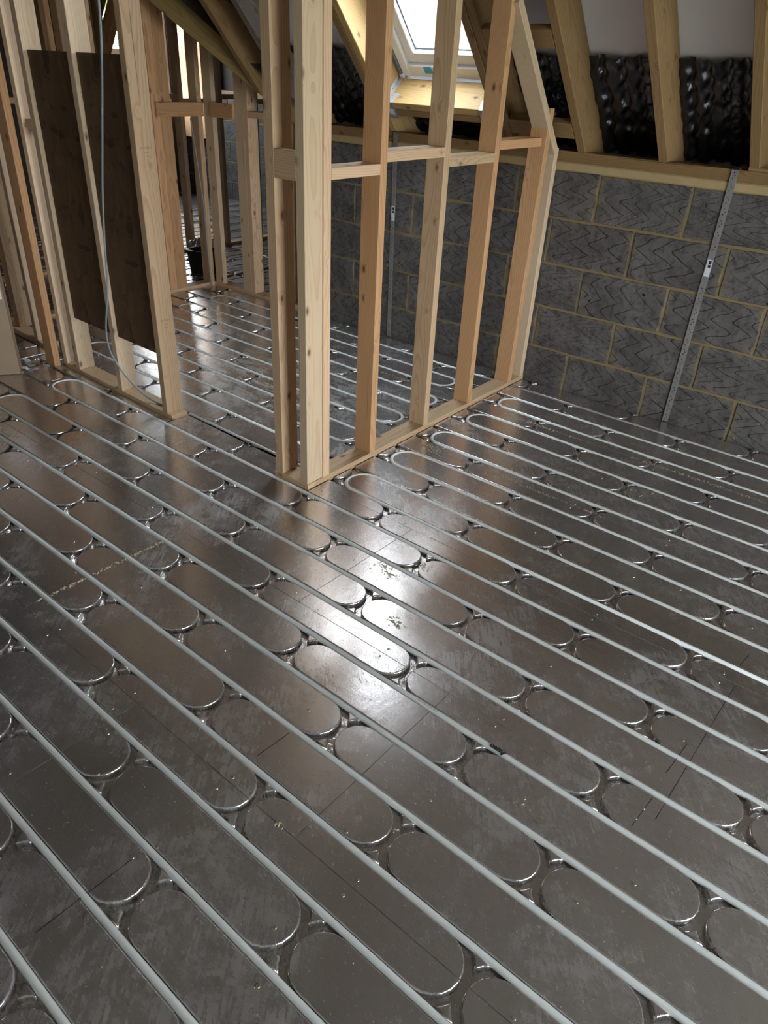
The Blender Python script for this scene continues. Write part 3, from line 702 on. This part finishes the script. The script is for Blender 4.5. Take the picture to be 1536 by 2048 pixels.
for a in ((gx0, gx0 + .007, gu0, gu1), (gx1 - .007, gx1, gu0, gu1), (gx0, gx1, gu0, gu0 + .007), (gx0, gx1, gu1 - .007, gu1)):
    bar('gasket', *a, .232, .246, 'gasket', bev=0)
bar('glass_pane', gx0, gx1, gu0, gu1, .240, .244, 'glass', bev=0)
bar('blue_tape', -2.732, -2.680, FU0 + .026, FU0 + .066, .1825, .1855, 'tape', bev=.001)['label'] = 'bright blue tape on the bottom sash'
bar('corner_clip', FX0 - .020, FX0 + .008, FU0 - .012, FU0 + .018, .176, .190, 'white'); bar('corner_clip', FX0 + .030, FX0 + .058, FU0 - .016, FU0 + .004, .172, .188, 'white')
# plain flashing kerb outside, so the daylight enters only through the glass
bar('kerb', FX0 - .05, FX0, FU0 - .03, FU1 + .03, .178, .30, 'gasket'); bar('kerb', FX1, FX1 + .05, FU0 - .03, FU1 + .03, .178, .30, 'gasket')
bar('kerb', FX0, FX1, FU0 - .05, FU0, .215, .30, 'gasket'); bar('kerb', FX0, FX1, FU1, FU1 + .05, .178, .30, 'gasket')
portal('daylight_portal', rp(-2.57, .80, .30), (-math.radians(48.2), 0, 0), .62, 1.15)

# joist hangers carrying the header
def hanger(x, s, label):
    h = empty('joist_hanger', tuple(rp(x, .154, .06)), label=label, cat='bracket', group='joist hangers under the roof window'); hl = Vector(h.location)
    def pl(name, pts, mat, parent=h, th=.0022):
        c = sum((Vector(p) for p in pts), Vector()) / len(pts)
        nrm = (Vector(pts[1]) - Vector(pts[0])).cross(Vector(pts[2]) - Vector(pts[0])).normalized() * th
        V = [tuple(Vector(p) - hl) for p in pts] + [tuple(Vector(p) + nrm - hl) for p in pts]; m = len(pts)
        F = [tuple(range(m))[::-1], tuple(range(m, 2 * m))] + [(i, (i + 1) % m, m + (i + 1) % m, m + i) for i in range(m)]
        return mesh_obj(name, V, F, mat, parent)
    pl('top_flange', [rp(x + .001 * s, .1985, .0), rp(x + .066 * s, .1985, .0), rp(x + .078 * s, .1985, .060), rp(x + .034 * s, .1985, .064), rp(x + .030 * s, .1985, .165), rp(x + .001 * s, .1985, .165)], M['bright_zinc'])
    pl('side_plate', [rp(x, .107, -.004), rp(x, .205, -.004), rp(x, .215, .165), rp(x, .107, .10)], M['bright_zinc'])
    f = pl('front_plate', [rp(x - .04 * s, .200, -.004), rp(x + .064 * s, .200, -.004), rp(x + .068 * s, .100, -.004), rp(x - .04 * s, .100, -.004)], M['zinc'])
    if s > 0:
        l = pl('sticker', [rp(x + .026, .168, -.0075), rp(x + .058, .160, -.0075), rp(x + .054, .122, -.0075), rp(x + .022, .132, -.0075)], M['paper'], f, .0006); l['label'] = 'small white sticker'
    for i, (dx, oo) in enumerate(((.020, .018), (.050, .022), (.036, .045), (.012, .09), (.018, .125))):
        pl('nail_hole', [rp(x + (dx + .003 * math.cos(a)) * s, .2015, oo + .003 * math.sin(a)) for a in [k * math.pi / 3 for k in range(6)]], M['hole'], h, .0005)
hanger(-2.917, 1, 'galvanised joist hanger with white sticker at left end of window header')
hanger(-2.228, -1, 'galvanised joist hanger at the right end of window header')

# ================================================================== STUD PARTITIONS
ZP = .0215                       # top of the sole plates, which sit down between the floor panels
def stamp(parent, pos, right, upv, lines=('CE 0502 -', '-ıılıııııı ı', 'ı ııılııııı'), size=.0125, mat='stamp'):
    for k, s in enumerate(lines):
        p = Vector(pos) - Vector(upv) * (.0155 * k)
        text_mesh('grade_stamp', s, size if k == 0 else size * .82, M[mat], parent, parent.matrix_basis.inverted() @ frame_mtx(p, right, upv))
def nail(parent, pts, mat='screw'):
    for p in pts:
        o = link(bpy.data.objects.new('nail', sm), parent); o.matrix_local = parent.matrix_basis.inverted() @ Matrix.Translation(p) @ Matrix.Rotation(math.pi / 2, 4, 'Y')
PS = .089; TS = .038
# ---- right partition, running to the block wall
RP = empty('stud_partition', (-1.850, 1.832, 0), math.radians(1.25), label='open stud partition from the corner post to block wall, with raked top', cat='partition', group='stud partitions')
def rb(name, x0, x1, y0, y1, z0, z1, mat, axis='z', **k): return boxr(name, x0, x1, y0, y1, z0, z1, mat, RP, axis, **k)
rb('sole_plate', -.089, 0, .040, 1.782, -.012, ZP, 'pale', 'y')
rb('sole_plate', -.194, .0, -.001, .088, -.012, ZP, 'pale', 'x')
A_ = rb('stud', -.044, -.004, 0, .089, ZP, 2.35, 'cream'); C_ = rb('stud', -.188, -.144, 0, .089, ZP, 2.35, 'pale')
B_ = rb('stud', -.089, 0, .0905, .1285, ZP, 2.35, 'pale')
sy = [.394, .801, 1.189, 1.603]; smat = ['orange', 'pale', 'orange', 'orange']
def raketop(y): return 1.244 + (3.523 - (1.832 + y)) * TA - .050
for k, y in enumerate(sy):
    top = (2.35, 2.25, 1.835, 1.366)[k]
    o = rb('stud', -.089, 0, y, y + .038, ZP, top, smat[k]) if k < 3 else timber('stud', (-.0445, y + .019, ZP), (-.0195, y + .019, top), .089, .038, (1, 0, 0), smat[k], RP)
    nail(o, [(-.02 + .001, y - .0003, ZP + .03)] if False else [])
E_ = timber('stud', (-.0445, 1.757, ZP), (-.034, 1.757, 1.195), .089, .038, (1, 0, 0), 'cream', RP)
for (y0, y1, z0, m) in ((.1295, sy[0], 1.155, 'pale'), (sy[0] + .038, sy[1], 1.195, 'pale'), (sy[1] + .038, sy[2], 1.157, 'pale'), (sy[2] + .038, sy[3], 1.205, 'orange')):
    rb('nogging', -.089, 0, y0 + .0005, y1 - .0005, z0, z0 + .037, m, 'y')
rb('nogging', -.1435, -.0435, .0, .037, 1.155, 1.245, 'pale', 'x')
# raked top plate following the rafters
ya, yb = 1.768, sy[2] + .040
za = 1.244 + (3.523 - (1.832 + ya)) * TA; zb = 1.244 + (3.523 - (1.832 + yb)) * TA
nv = Vector((0, -SA, -CA)) * .0205
timber('raked_plate', Vector((-.0185, ya - .03, za + .03 * TA)) + nv, Vector((-.022, yb, zb)) + nv, .089, .038, (1, 0, 0), 'cream', RP, .0018)
stamp(A_, (-.0042, .047, .953), (0, 1, 0), (0, 0, 1), ('ııl lıııl ı', 'ıılıılıııı', '-ı  ıı'))
stamp(E_, (.0008, 1.755, 1.16), (0, 1, 0), (0, 0, 1), ('ı ı-', 'ıı ı', 'ı-'), .009)
# ---- left partition with the strand board pattresses
LP = empty('stud_partition', (-2.780, 1.853, 0), math.radians(-1.2), label='left stud partition with dark strand board let in between its studs', cat='partition', group='stud partitions')
def lb(name, x0, x1, y0, y1, z0, z1, mat, axis='z', **k): return boxr(name, x0, x1, y0, y1, z0, z1, mat, LP, axis, **k)
lb('sole_plate', -1.03, -.010, 0, .089, -.012, ZP, 'pale', 'x')
ls = [-.082, -.473, -.885]
LF = lb('stud', ls[0], ls[0] + .038, 0, .089, ZP, 2.35, 'pale')
L2 = lb('stud', ls[1], ls[1] + .038, 0, .089, ZP, 2.35, 'cream'); L1 = lb('stud', ls[2], ls[2] + .038, 0, .089, ZP, 2.35, 'cream')
L0 = lb('stud', -1.016, -.978, .0, .045, ZP, 2.35, 'cream'); lb('stud', -1.016, -.978, .0465, .089, ZP, 2.35, 'pale')
lb('nogging', ls[2] - .062, ls[2] - .0005, 0, .089, 1.177, 1.214, 'pale', 'x')
lb('top_plate', -1.40, -.010, 0, .089, 2.352, 2.39, 'pale', 'x')
rb('top_plate', -.194, .0, 0, .089, 2.352, 2.39, 'pale', 'x'); rb('top_plate', -.089, 0, .090, .80, 2.352, 2.39, 'pale', 'y')
for x0, x1 in ((ls[2] + .0385, ls[1] - .0005), (ls[1] + .0385, ls[0] - .0005)):
    lb('strand_board', x0, x1, .020, .038, .301, 1.488, 'osb', 'z', label='dark brown strand board pattress')
# frayed cut edges of the boards: splinters
bm = bmesh.new()
for x in (ls[2] + .039, ls[1] + .039):
    for k in range(60):
        z = random.uniform(.32, 1.47); l = random.uniform(.006, .022); a = random.uniform(-1, 1)
        p = Vector((x + .001, .0195, z)); q = p + Vector((.001 + abs(random.gauss(0, .002)), -l * .55, l * a)); w = Vector((0, .0006, .0011))
        vs = [bm.verts.new(v) for v in (p, p + w, q)]; bm.faces.new(vs)
t = bm_obj('splinters', bm, M['osb'], LP); t['kind'] = 'stuff'
stamp(LF, (ls[0] + .0388, .045, 1.170), (0, 1, 0), (0, 0, 1), ('A CW2 =', '-ıılıııı ı', 'ı ıı lıııı')); stamp(LF, (ls[0] + .0388, .045, .468), (0, 1, 0), (0, 0, 1), ('CE 0502 -', '-ıılııı ı', 'ı ııılıııı'))
for st, x in ((L2, ls[1]), (L1, ls[2])): stamp(st, (x + .0388, .045, .86), (0, 1, 0), (0, 0, 1), ('ıı ıııı', 'ıılıııı', 'ı ı-'), .011)
# ---- continuation further left: short plate with tall studs
GP = empty('stud_partition', (-4.235, 1.948, 0), math.radians(-3.0), label='studs at far left edge on a short plate beside the cardboard box', cat='partition', group='stud partitions')
def gb(name, x0, x1, y0, y1, z0, z1, mat, axis='z', **k): return boxr(name, x0, x1, y0, y1, z0, z1, mat, GP, axis, **k)
gb('sole_plate', -.62, .10, 0, .089, -.012, ZP, 'pale', 'x')
gb('stud', -.015, .023, 0, .089, ZP, 2.35, 'cream'); gb('stud', -.365, -.327, .035, .124, ZP, 2.35, 'orange'); gb('stud', -.3265, -.288, .035, .124, ZP, 2.35, 'pale'); gb('stud', -.60, -.562, 0, .089, ZP, 2.35, 'pale')
gb('top_plate', -.62, .12, 0, .089, 2.352, 2.39, 'pale', 'x')
# ---- loose prop standing on the foil in front
o = boxr('timber_post', -3.894, -3.806, 1.824, 1.860, .0005, 2.351, 'orange'); tag(o, 'upright timber prop standing directly on foil floor left of the strand boards', 'post')
# ---- corner partition of the back room
CP = empty('stud_partition', (-4.645, 3.610, 0), 0, label='corner partition behind the doorway with wide flat nogging and doubled orange stud', cat='partition', group='stud partitions')
def cb(name, x0, x1, y0, y1, z0, z1, mat, axis='z', **k): return boxr(name, x0 + 0, x1, y0, y1, z0, z1, mat, CP, axis, **k)
cb('sole_plate', -.089, 0, -1.5, .0, -.012, ZP, 'pale', 'y'); cb('sole_plate', -.089, 1.0, .001, .09, -.012, ZP, 'pale', 'x')
cb('stud', -.089, 0, -.408, -.345, ZP, 2.35, 'orange'); cb('stud', -.089, 0, -.344, -.258, ZP, 2.35, 'orange')
cb('stud', -.089, 0, -.040, -.002, ZP, 1.75, 'pale'); cb('stud', .015, .104, .001, .039, ZP, 1.70, 'cream')
cb('stud', .338, .427, .001, .039, ZP, 1.60, 'cream'); cb('stud', .4285, .4665, .001, .09, ZP, 1.56, 'pale'); cb('stud', .80, .838, .001, .09, ZP, 1.4, 'pale')
cb('nogging', -.0, .018, -.385, .0, 1.149, 1.235, 'orange', 'y'); cb('nogging', .1045, .3375, -.018, .0, 1.153, 1.242, 'orange', 'x')
cb('nogging', .467, .799, .001, .09, 1.171, 1.209, 'pale', 'x')
cb('stud', -.089, 0, -.80, -.762, ZP, 2.35, 'pale'); cb('stud', -.089, 0, -1.2, -1.162, ZP, 2.35, 'pale')
# ---- far partition
FP = empty('stud_partition', (-5.680, 4.2, 0), 0, label='farthest stud partition, seen through the gaps of the corner partition', cat='partition', group='stud partitions')
def fb(name, x0, x1, y0, y1, z0, z1, mat, axis='z', **k): return boxr(name, x0, x1, y0, y1, z0, z1, mat, FP, axis, **k)
fb('sole_plate', -.089, 0, -2.2, 1.9, -.012, ZP, 'pale', 'y')
ys = [-1.9, -1.5, -1.10, -.97, -.66, -.01, .398, .803, 1.20, 1.6]
for k, y in enumerate(ys): fb('stud', -.089, 0, y, y + .038, ZP, 2.35 if y < 1 else 2.0, {2: 'treated', 3: 'pale', 4: 'treated'}.get(k, 'pale' if k % 2 else 'cream'))
fb('stud', -.089, 0, -1.061, -1.023, ZP, 2.35, 'orange'); fb('stud', -.089, 0, -.931, -.893, ZP, 2.35, 'pale'); fb('stud', -.089, 0, -.74, -.702, ZP, 2.35, 'treated')
for k in range(len(ys) - 1):
    z = 1.165 if k % 2 else 1.200; fb('nogging', -.089, 0, ys[k] + .0385, ys[k + 1] - .0005, z, z + .037, 'pale', 'y') if ys[k + 1] - ys[k] > .38 else None

# ================================================================== STRAPS ON THE BLOCK WALL
def strap(x_top, x_bot, zl, label):
    e = empty('wall_strap', (x_bot, 3.6180, .002), label=label, cat='strap', group='perforated restraint straps'); Z = 1.186; wd = .015
    bm = bmesh.new(); segs = 24; hz = Z / segs; holes = []
    tilt = (x_top - x_bot) / Z
    V = []; F = []
    for k in range(segs):                                  # one 49 mm length at a time, three holes punched through each
        b2 = bmesh.new(); z0, z1 = k * hz, (k + 1) * hz
        rect = [b2.verts.new((x, 0, z)) for x, z in ((-wd, z0), (wd, z0), (wd, z1), (-wd, z1))]
        ed = [b2.edges.new((rect[i], rect[(i + 1) % 4])) for i in range(4)]
        if not (zl[0] - .03 < (z0 + z1) / 2 < zl[1] + .03):
            for dx, dz in ((-.003, .011), (.004, .0225), (-.002, .034)):
                c = [b2.verts.new((dx + .0032 * math.cos(a), 0, z0 + dz + .0032 * math.sin(a))) for a in [i * math.pi / 4 for i in range(8)]]
                ed += [b2.edges.new((c[i], c[(i + 1) % 8])) for i in range(8)]
        bmesh.ops.triangle_fill(b2, use_beauty=True, use_dissolve=False, edges=ed)
        off = len(V); b2.verts.index_update()
        V += [(v.co.x + tilt * v.co.z + .0009 * math.sin(v.co.z * 9), v.co.y, v.co.z) for v in b2.verts]; F += [tuple(off + v.index for v in f.verts) for f in b2.faces]; b2.free()
    o = mesh_obj('strap_plate', V, F, M['zinc'], e)
    so = o.modifiers.new('thickness', 'SOLIDIFY'); so.thickness = .002; so.offset = 0
    # bent over the wall plate
    xt = tilt * Z
    mesh_obj('strap_hook', [(xt - wd, -.001, Z), (xt + wd, -.001, Z), (xt + wd, .07, Z + .002), (xt - wd, .07, Z + .002), (xt - wd, -.001, Z - .004), (xt + wd, -.001, Z - .004), (xt + wd, .07, Z - .0005), (xt - wd, .07, Z - .0005)],
             [(0, 1, 2, 3), (7, 6, 5, 4), (0, 4, 5, 1), (1, 5, 6, 2), (2, 6, 7, 3), (3, 7, 4, 0)], M['zinc'], e)
    zm = (zl[0] + zl[1]) / 2; h = (zl[1] - zl[0]) / 2; xm = tilt * zm + .001; a = .012
    s = mesh_obj('sticker', [(xm - a - tilt * h, -.0022, zm - h), (xm + a - tilt * h, -.0022, zm - h), (xm + a + tilt * h, -.0022, zm + h), (xm - a + tilt * h, -.0022, zm + h),
                             (xm - a - tilt * h, -.0012, zm - h), (xm + a - tilt * h, -.0012, zm - h), (xm + a + tilt * h, -.0012, zm + h), (xm - a + tilt * h, -.0012, zm + h)],
                 [(0, 1, 2, 3), (4, 7, 6, 5), (0, 4, 5, 1), (2, 6, 7, 3), (1, 5, 6, 2), (3, 7, 4, 0)], M['paper'], e); s['label'] = 'small white printed sticker'
    for dz, w2, h2 in ((h * .66, .0062, .008), (h * .22, .0062, .006)):
        mesh_obj('printed_mark', [(xm + .002 - w2, -.0026, zm + dz - h2), (xm + .002 + w2, -.0026, zm + dz - h2), (xm + .002 + w2, -.0026, zm + dz + h2), (xm + .002 - w2, -.0026, zm + dz + h2)], [(0, 1, 2, 3)], M['ink'], s)
    text_mesh('printed_mark', 'lıı ıl', .006, M['ink'], s, frame_mtx((xm - .004, -.0026, zm - h * .55), (0, 0, -1), (1, 0, 0)))
    # hook hangs over the plate, nails through a few holes
    for z in (.09, .40, .72, 1.02):
        q = link(bpy.data.objects.new('nail', sm), e); q.location = (tilt * z - .003, -.0022, z); q.rotation_euler = (math.pi / 2, 0, 0)
strap(-1.031, -1.048, (.731, .806), 'perforated metal strap on block wall right of the stud partition')
strap(-2.920, -2.900, (.709, .789), 'perforated metal strap on block wall seen behind the right partition studs')

# ================================================================== LOOSE THINGS
# grey cable hanging down past the strand board
cp = [(-2.90, 1.825, 1.95), (-2.907, 1.825, 1.654), (-2.946, 1.825, 1.438), (-3.0, 1.825, 1.234), (-3.066, 1.825, .99), (-3.109, 1.825, .784), (-3.145, 1.825, .563), (-3.215, 1.827, .362), (-3.222, 1.83, .255), (-3.19, 1.838, .185), (-3.125, 1.846, .125), (-3.05, 1.862, .07), (-2.985, 1.882, .036), (-2.935, 1.893, .027), (-2.90, 1.897, .0265)]
t = tube('cable', smooth_path(cp, 6), .0045, M['cable'], None, 8); tag(t, 'grey electric cable hanging in front of the left partition studs', 'cable')
t2 = tube('cable', smooth_path([(-4.625, 3.490, 1.14), (-4.62, 3.51, .9), (-4.615, 3.535, .6), (-4.615, 3.54, .3), (-4.61, 3.545, .05), (-4.60, 3.55, .005)], 6), .0045, M['cable'], None, 8)
tag(t2, 'thin grey cable hanging down beside the corner studs', 'cable')
# cardboard box
bx = empty('cardboard_box', (-3.977, 1.507, 0.001), math.radians(60), label='tall brown cardboard box with white label at left edge of photo', cat='box')
def cbx(name, x0, x1, y0, y1, z0, z1, mat, parent=bx, **k): return boxr(name, x0, x1, y0, y1, z0, z1, mat, parent, **k)
body = cbx('box_body', -.19, .19, -.06, .06, 0, .90, 'card', bev=.004)
mesh_obj('box_flap', [(-.188, -.058, .901), (.188, -.058, .901), (.188, -.002, .905), (-.188, -.002, .905), (-.188, -.058, .904), (.188, -.058, .904), (.188, -.002, .908), (-.188, -.002, .908)], [(3, 2, 1, 0), (4, 5, 6, 7), (0, 1, 5, 4), (1, 2, 6, 5), (2, 3, 7, 6), (3, 0, 4, 7)], M['card'], bx)
lab = mesh_obj('box_label', [(.02, -.0606, .40), (.182, -.0606, .40), (.182, -.0606, .515), (.02, -.0606, .515), (.02, -.0602, .40), (.182, -.0602, .40), (.182, -.0602, .515), (.02, -.0602, .515)], [(0, 1, 2, 3), (7, 6, 5, 4), (0, 4, 5, 1), (1, 5, 6, 2), (2, 6, 7, 3), (3, 7, 4, 0)], M['paper'], bx); lab['label'] = 'white ruled paper label'
for z in (.485, .452, .435): mesh_obj('ruled_line', [(.022, -.0612, z - .0008), (.18, -.0612, z - .0008), (.18, -.0612, z + .0008), (.022, -.0612, z + .0008)], [(0, 1, 2, 3)], M['ink'], lab)
for x, z in ((.166, .500), (.166, .408)): mesh_obj('printed_mark', [(x - .006, -.0612, z - .005), (x + .006, -.0612, z - .005), (x + .006, -.0612, z + .005), (x - .006, -.0612, z + .005)], [(0, 1, 2, 3)], M['ink'], lab)
# paper scraps by the box
for k, (x, y, a, l, w, lb_) in enumerate(((-3.858, 1.705, .5, .10, .022, 'curled white paper strip on foil floor beside cardboard box'), (-3.955, 1.75, -.25, .13, .03, 'flat torn paper scrap on foil floor farther behind cardboard box'))):
    V = []; F = []
    for i in range(9):
        t_ = i / 8 - .5; z = .002 + .010 * (1 if k == 0 else .3) * abs(math.sin(t_ * 4.2))
        for s in (-1, 1): V.append((t_ * l, s * w / 2 + .004 * math.sin(i), z))
    F = [(2 * i, 2 * i + 2, 2 * i + 3, 2 * i + 1) for i in range(8)]
    o = mesh_obj('paper_scrap', V, F, M['paper']); o.location = (x, y, .0005); o.rotation_euler = (0, 0, a)
    so = o.modifiers.new('thickness', 'SOLIDIFY'); so.thickness = .0006; tag(o, lb_, 'paper', 'paper scraps')
# black tub with a crumpled plastic sheet
tb = empty('plastic_tub', (-4.985, 3.80, .0005), .2, label='black plastic tub on the floor behind the corner studs', cat='tub')
def prism(name, rings, mat, parent, cap=(True, True), smooth=False):
    V = []; F = []; m = len(rings[0])
    for r_ in rings: V += r_
    for j in range(len(rings) - 1):
        for i in range(m): F.append((j * m + i, j * m + (i + 1) % m, (j + 1) * m + (i + 1) % m, (j + 1) * m + i))
    if cap[0]: F.append(tuple(range(m))[::-1])
    if cap[1]: F.append(tuple(range((len(rings) - 1) * m, len(rings) * m)))
    return mesh_obj(name, V, F, mat, parent, smooth)
def rrect(hx, hy, r, z, k=4):
    P = []
    for cx, cy, a0 in ((hx - r, hy - r, 0), (-hx + r, hy - r, 90), (-hx + r, -hy + r, 180), (hx - r, -hy + r, 270)):
        for i in range(k + 1): a = math.radians(a0 + 90 * i / k); P.append((cx + r * math.cos(a), cy + r * math.sin(a), z))
    return P
prism('tub_body', [rrect(.105, .09, .03, 0), rrect(.120, .105, .035, .165), rrect(.130, .115, .04, .168), rrect(.130, .115, .04, .18), rrect(.117, .102, .033, .18), rrect(.103, .088, .028, .012)], M['black'], tb)
for s in (1, -1): tube('tub_handle', [(s * .128, -.05, .172), (s * .145, -.05, .165), (s * .15, 0, .163), (s * .145, .05, .165), (s * .128, .05, .172)], .006, M['black'], tb, 6)
V = []; F = []
for j in range(13):
    for i in range(13):
        x = (i / 12 - .5) * .22; y = (j / 12 - .5) * .19; V.append((x, y, .236 + .03 * math.sin(i * 1.7 + j) * math.cos(j * 1.3) - .1 * (abs(x / .11) ** 4 + abs(y / .095) ** 4) * .12 + random.uniform(0, .012)))
for j in range(12):
    for i in range(12): a = j * 13 + i; F.append((a, a + 1, a + 14, a + 13))
o = mesh_obj('plastic_sheet', V, F, M['bag'], None, True); o.location = (-4.985, 3.80, 0); o.rotation_euler = (0, 0, .2)
o.modifiers.new('thickness', 'SOLIDIFY').thickness = .001
tag(o, 'crumpled pale plastic sheet lying in black tub', 'plastic sheet')
# wood chips and sawdust trodden onto the foil
bm = bmesh.new()
def chip(x, y, s):
    if abs((((y + .011 - yp(0)) / .15 + .5) % 1) - .5) * .15 < .012: return
    a = random.uniform(0, 6.28); l = random.uniform(.3, 1) * s; w = l * random.uniform(.15, .6); h = random.uniform(.0008, .0022); c, d = math.cos(a), math.sin(a)
    vs = [bm.verts.new((x + c * i * l - d * j * w, y + .011 + d * i * l + c * j * w, h * (1 if (i, j) != (-1, -1) else .2))) for i, j in ((-1, -1), (1, -.6), (.8, 1), (-.7, .8))]
    t_ = bm.verts.new((x, y + .011, h + .0015))
    for i in range(4): bm.faces.new((vs[i], vs[(i + 1) % 4], t_))
for cx, cy, sp, n_, s in ((-1.277, 1.627, .026, 34, .006), (-1.235, 1.60, .02, 22, .006), (-1.178, 1.715, .018, 22, .006), (-1.055, 1.412, .022, 22, .008), (-1.725, 2.500, .03, 46, .007), (-1.69, 2.47, .03, 20, .006), (-.802, .679, .006, 6, .010), (-.42, 1.11, .02, 10, .004), (-.816, 2.775, .05, 20, .006), (-2.9, 2.55, .22, 150, .006), (-3.2, 2.45, .15, 50, .005), (-2.45, 2.35, .15, 40, .005), (-2.5, 1.75, .15, 30, .005)):
    for k in range(n_): chip(random.gauss(cx, sp), random.gauss(cy, sp * .55), s)
for (xa, xb, ya, yb, n_, s_) in ((-1.955, -1.953, .73, 1.22, 170, .006), (-1.3, -.85, 2.488, 2.496, 90, .004), (-1.0, -.3, 3.085, 3.10, 160, .005), (-1.7, -1.25, 3.085, 3.10, 90, .005), (-3.3, -2.3, 2.488, 2.50, 130, .006), (-2.6, -2.05, 3.08, 3.10, 90, .005)):
    for k in range(n_): chip(random.uniform(xa, xb) + random.gauss(0, .004), random.uniform(ya, yb) - .011 + random.gauss(0, .003), s_)
for k in range(240): chip(random.uniform(-3.3, .2), random.uniform(.1, 1.8), .0022)
for k in range(120): chip(random.uniform(-1.8, .6), random.uniform(1.85, 3.5), .0024)
o = bm_obj('sawdust', bm, M['dust']); tag(o, 'pale wood chips and sawdust scattered over the foil floor', 'sawdust', kind='stuff')

# ================================================================== GABLE WINDOWS AND OUTSIDE
def casement(name, x, win, mull, transom, th=.07, inner=1):
    y0, y1, z0, z1 = win; e = empty(name, (x, (y0 + y1) / 2, z0), kind='structure'); b = Vector(e.location)
    def br_(nm, ya, yb, za, zb, mat='white', t=th): return boxr(nm, -t / 2, t / 2, ya - b.y, yb - b.y, za - b.z, zb - b.z, mat, e, bev=.004 if mat == 'white' else 0)
    f = .06
    br_('frame_bar', y0, y0 + f, z0, z1); br_('frame_bar', y1 - f, y1, z0, z1); br_('frame_bar', y0 + f, y1 - f, z0, z0 + f); br_('frame_bar', y0 + f, y1 - f, z1 - f, z1)
    for m in mull: br_('mullion', m - .035, m + .035, z0 + f, z1 - f)
    ys_ = [y0 + f] + [v for m in mull for v in (m - .035, m + .035)] + [y1 - f]
    for i in range(0, len(ys_), 2):
        if transom: br_('transom', ys_[i], ys_[i + 1], transom - .03, transom + .03)
        br_('glass_pane', ys_[i], ys_[i + 1], z0 + f, z1 - f, 'glass', .006)
    return e
casement('window_2', XL - .08, GW, [], 1.52)
casement('window_3', XR + .1, RW, [.55, 1.55], None)
portal('daylight_portal', (XL - .14, (GW[0] + GW[1]) / 2, (GW[2] + GW[3]) / 2), (0, -math.pi / 2, 0), 1.3, .8)
portal('daylight_portal', (XR + .16, (RW[0] + RW[1]) / 2, (RW[2] + RW[3]) / 2), (0, math.pi / 2, 0), 1.8, 2.6)
# neighbouring house seen through the roof window
hs = empty('neighbour_house', (-6.0, 15.5, -2.6), math.radians(20), label='pale brick house across the garden seen through roof window', cat='house')
boxr('house_wall', -6, 6, 0, 6, 0, 4.45, 'brick', hs, bev=0)
boxr('upper_wall', -6, 6, -.02, 6, 4.46, 6.6, 'render', hs, bev=0)
prism('house_roof', [[(-6.3, -.4, 6.6), (6.3, -.4, 6.6), (6.3, 6.4, 6.6), (-6.3, 6.4, 6.6)], [(-6.3, 2.9, 9.4), (6.3, 2.9, 9.4), (6.3, 3.1, 9.4), (-6.3, 3.1, 9.4)]], M['brick'], hs)
for k in range(3): boxr('house_window', -4 + 3.2 * k, -2.9 + 3.2 * k, -.05, .1, 5.0, 6.1, 'gasket', hs, bev=0)
# bush outside the left gable window
bm = bmesh.new()
for k in range(900):
    a, b_, r_ = random.uniform(0, 6.28), random.uniform(-.3, 1.5), random.uniform(.7, 1) ** .5
    p = Vector((1.1 * r_ * math.cos(a) * math.cos(b_), 2.6 * r_ * math.sin(a) * math.cos(b_), 2.9 + 1.5 * r_ * math.sin(b_)))
    d1 = Vector((random.gauss(0, 1), random.gauss(0, 1), random.gauss(0, 1))).normalized() * .16; d2 = Vector((random.gauss(0, 1), random.gauss(0, 1), random.gauss(0, 1))).normalized() * .10
    vs = [bm.verts.new(p + q) for q in (-d1, d2, d1, -d2)]; bm.faces.new(vs)
bush = empty('bush', (-12.5, 8.0, -1.9), label='bright green bush outside the far gable window', cat='bush')
t = bm_obj('leaves', bm, M['leaf'], bush); t['kind'] = 'stuff'
tube('trunk', [(0, 0, -.7), (.05, .1, 1.4), (0, .2, 2.9)], .09, M['treated'], bush)
tag(mesh_obj('ground', [(-40, -40, -2.6), (40, -40, -2.6), (40, 60, -2.6), (-40, 60, -2.6)], [(0, 1, 2, 3)], M['grass']), kind='structure')
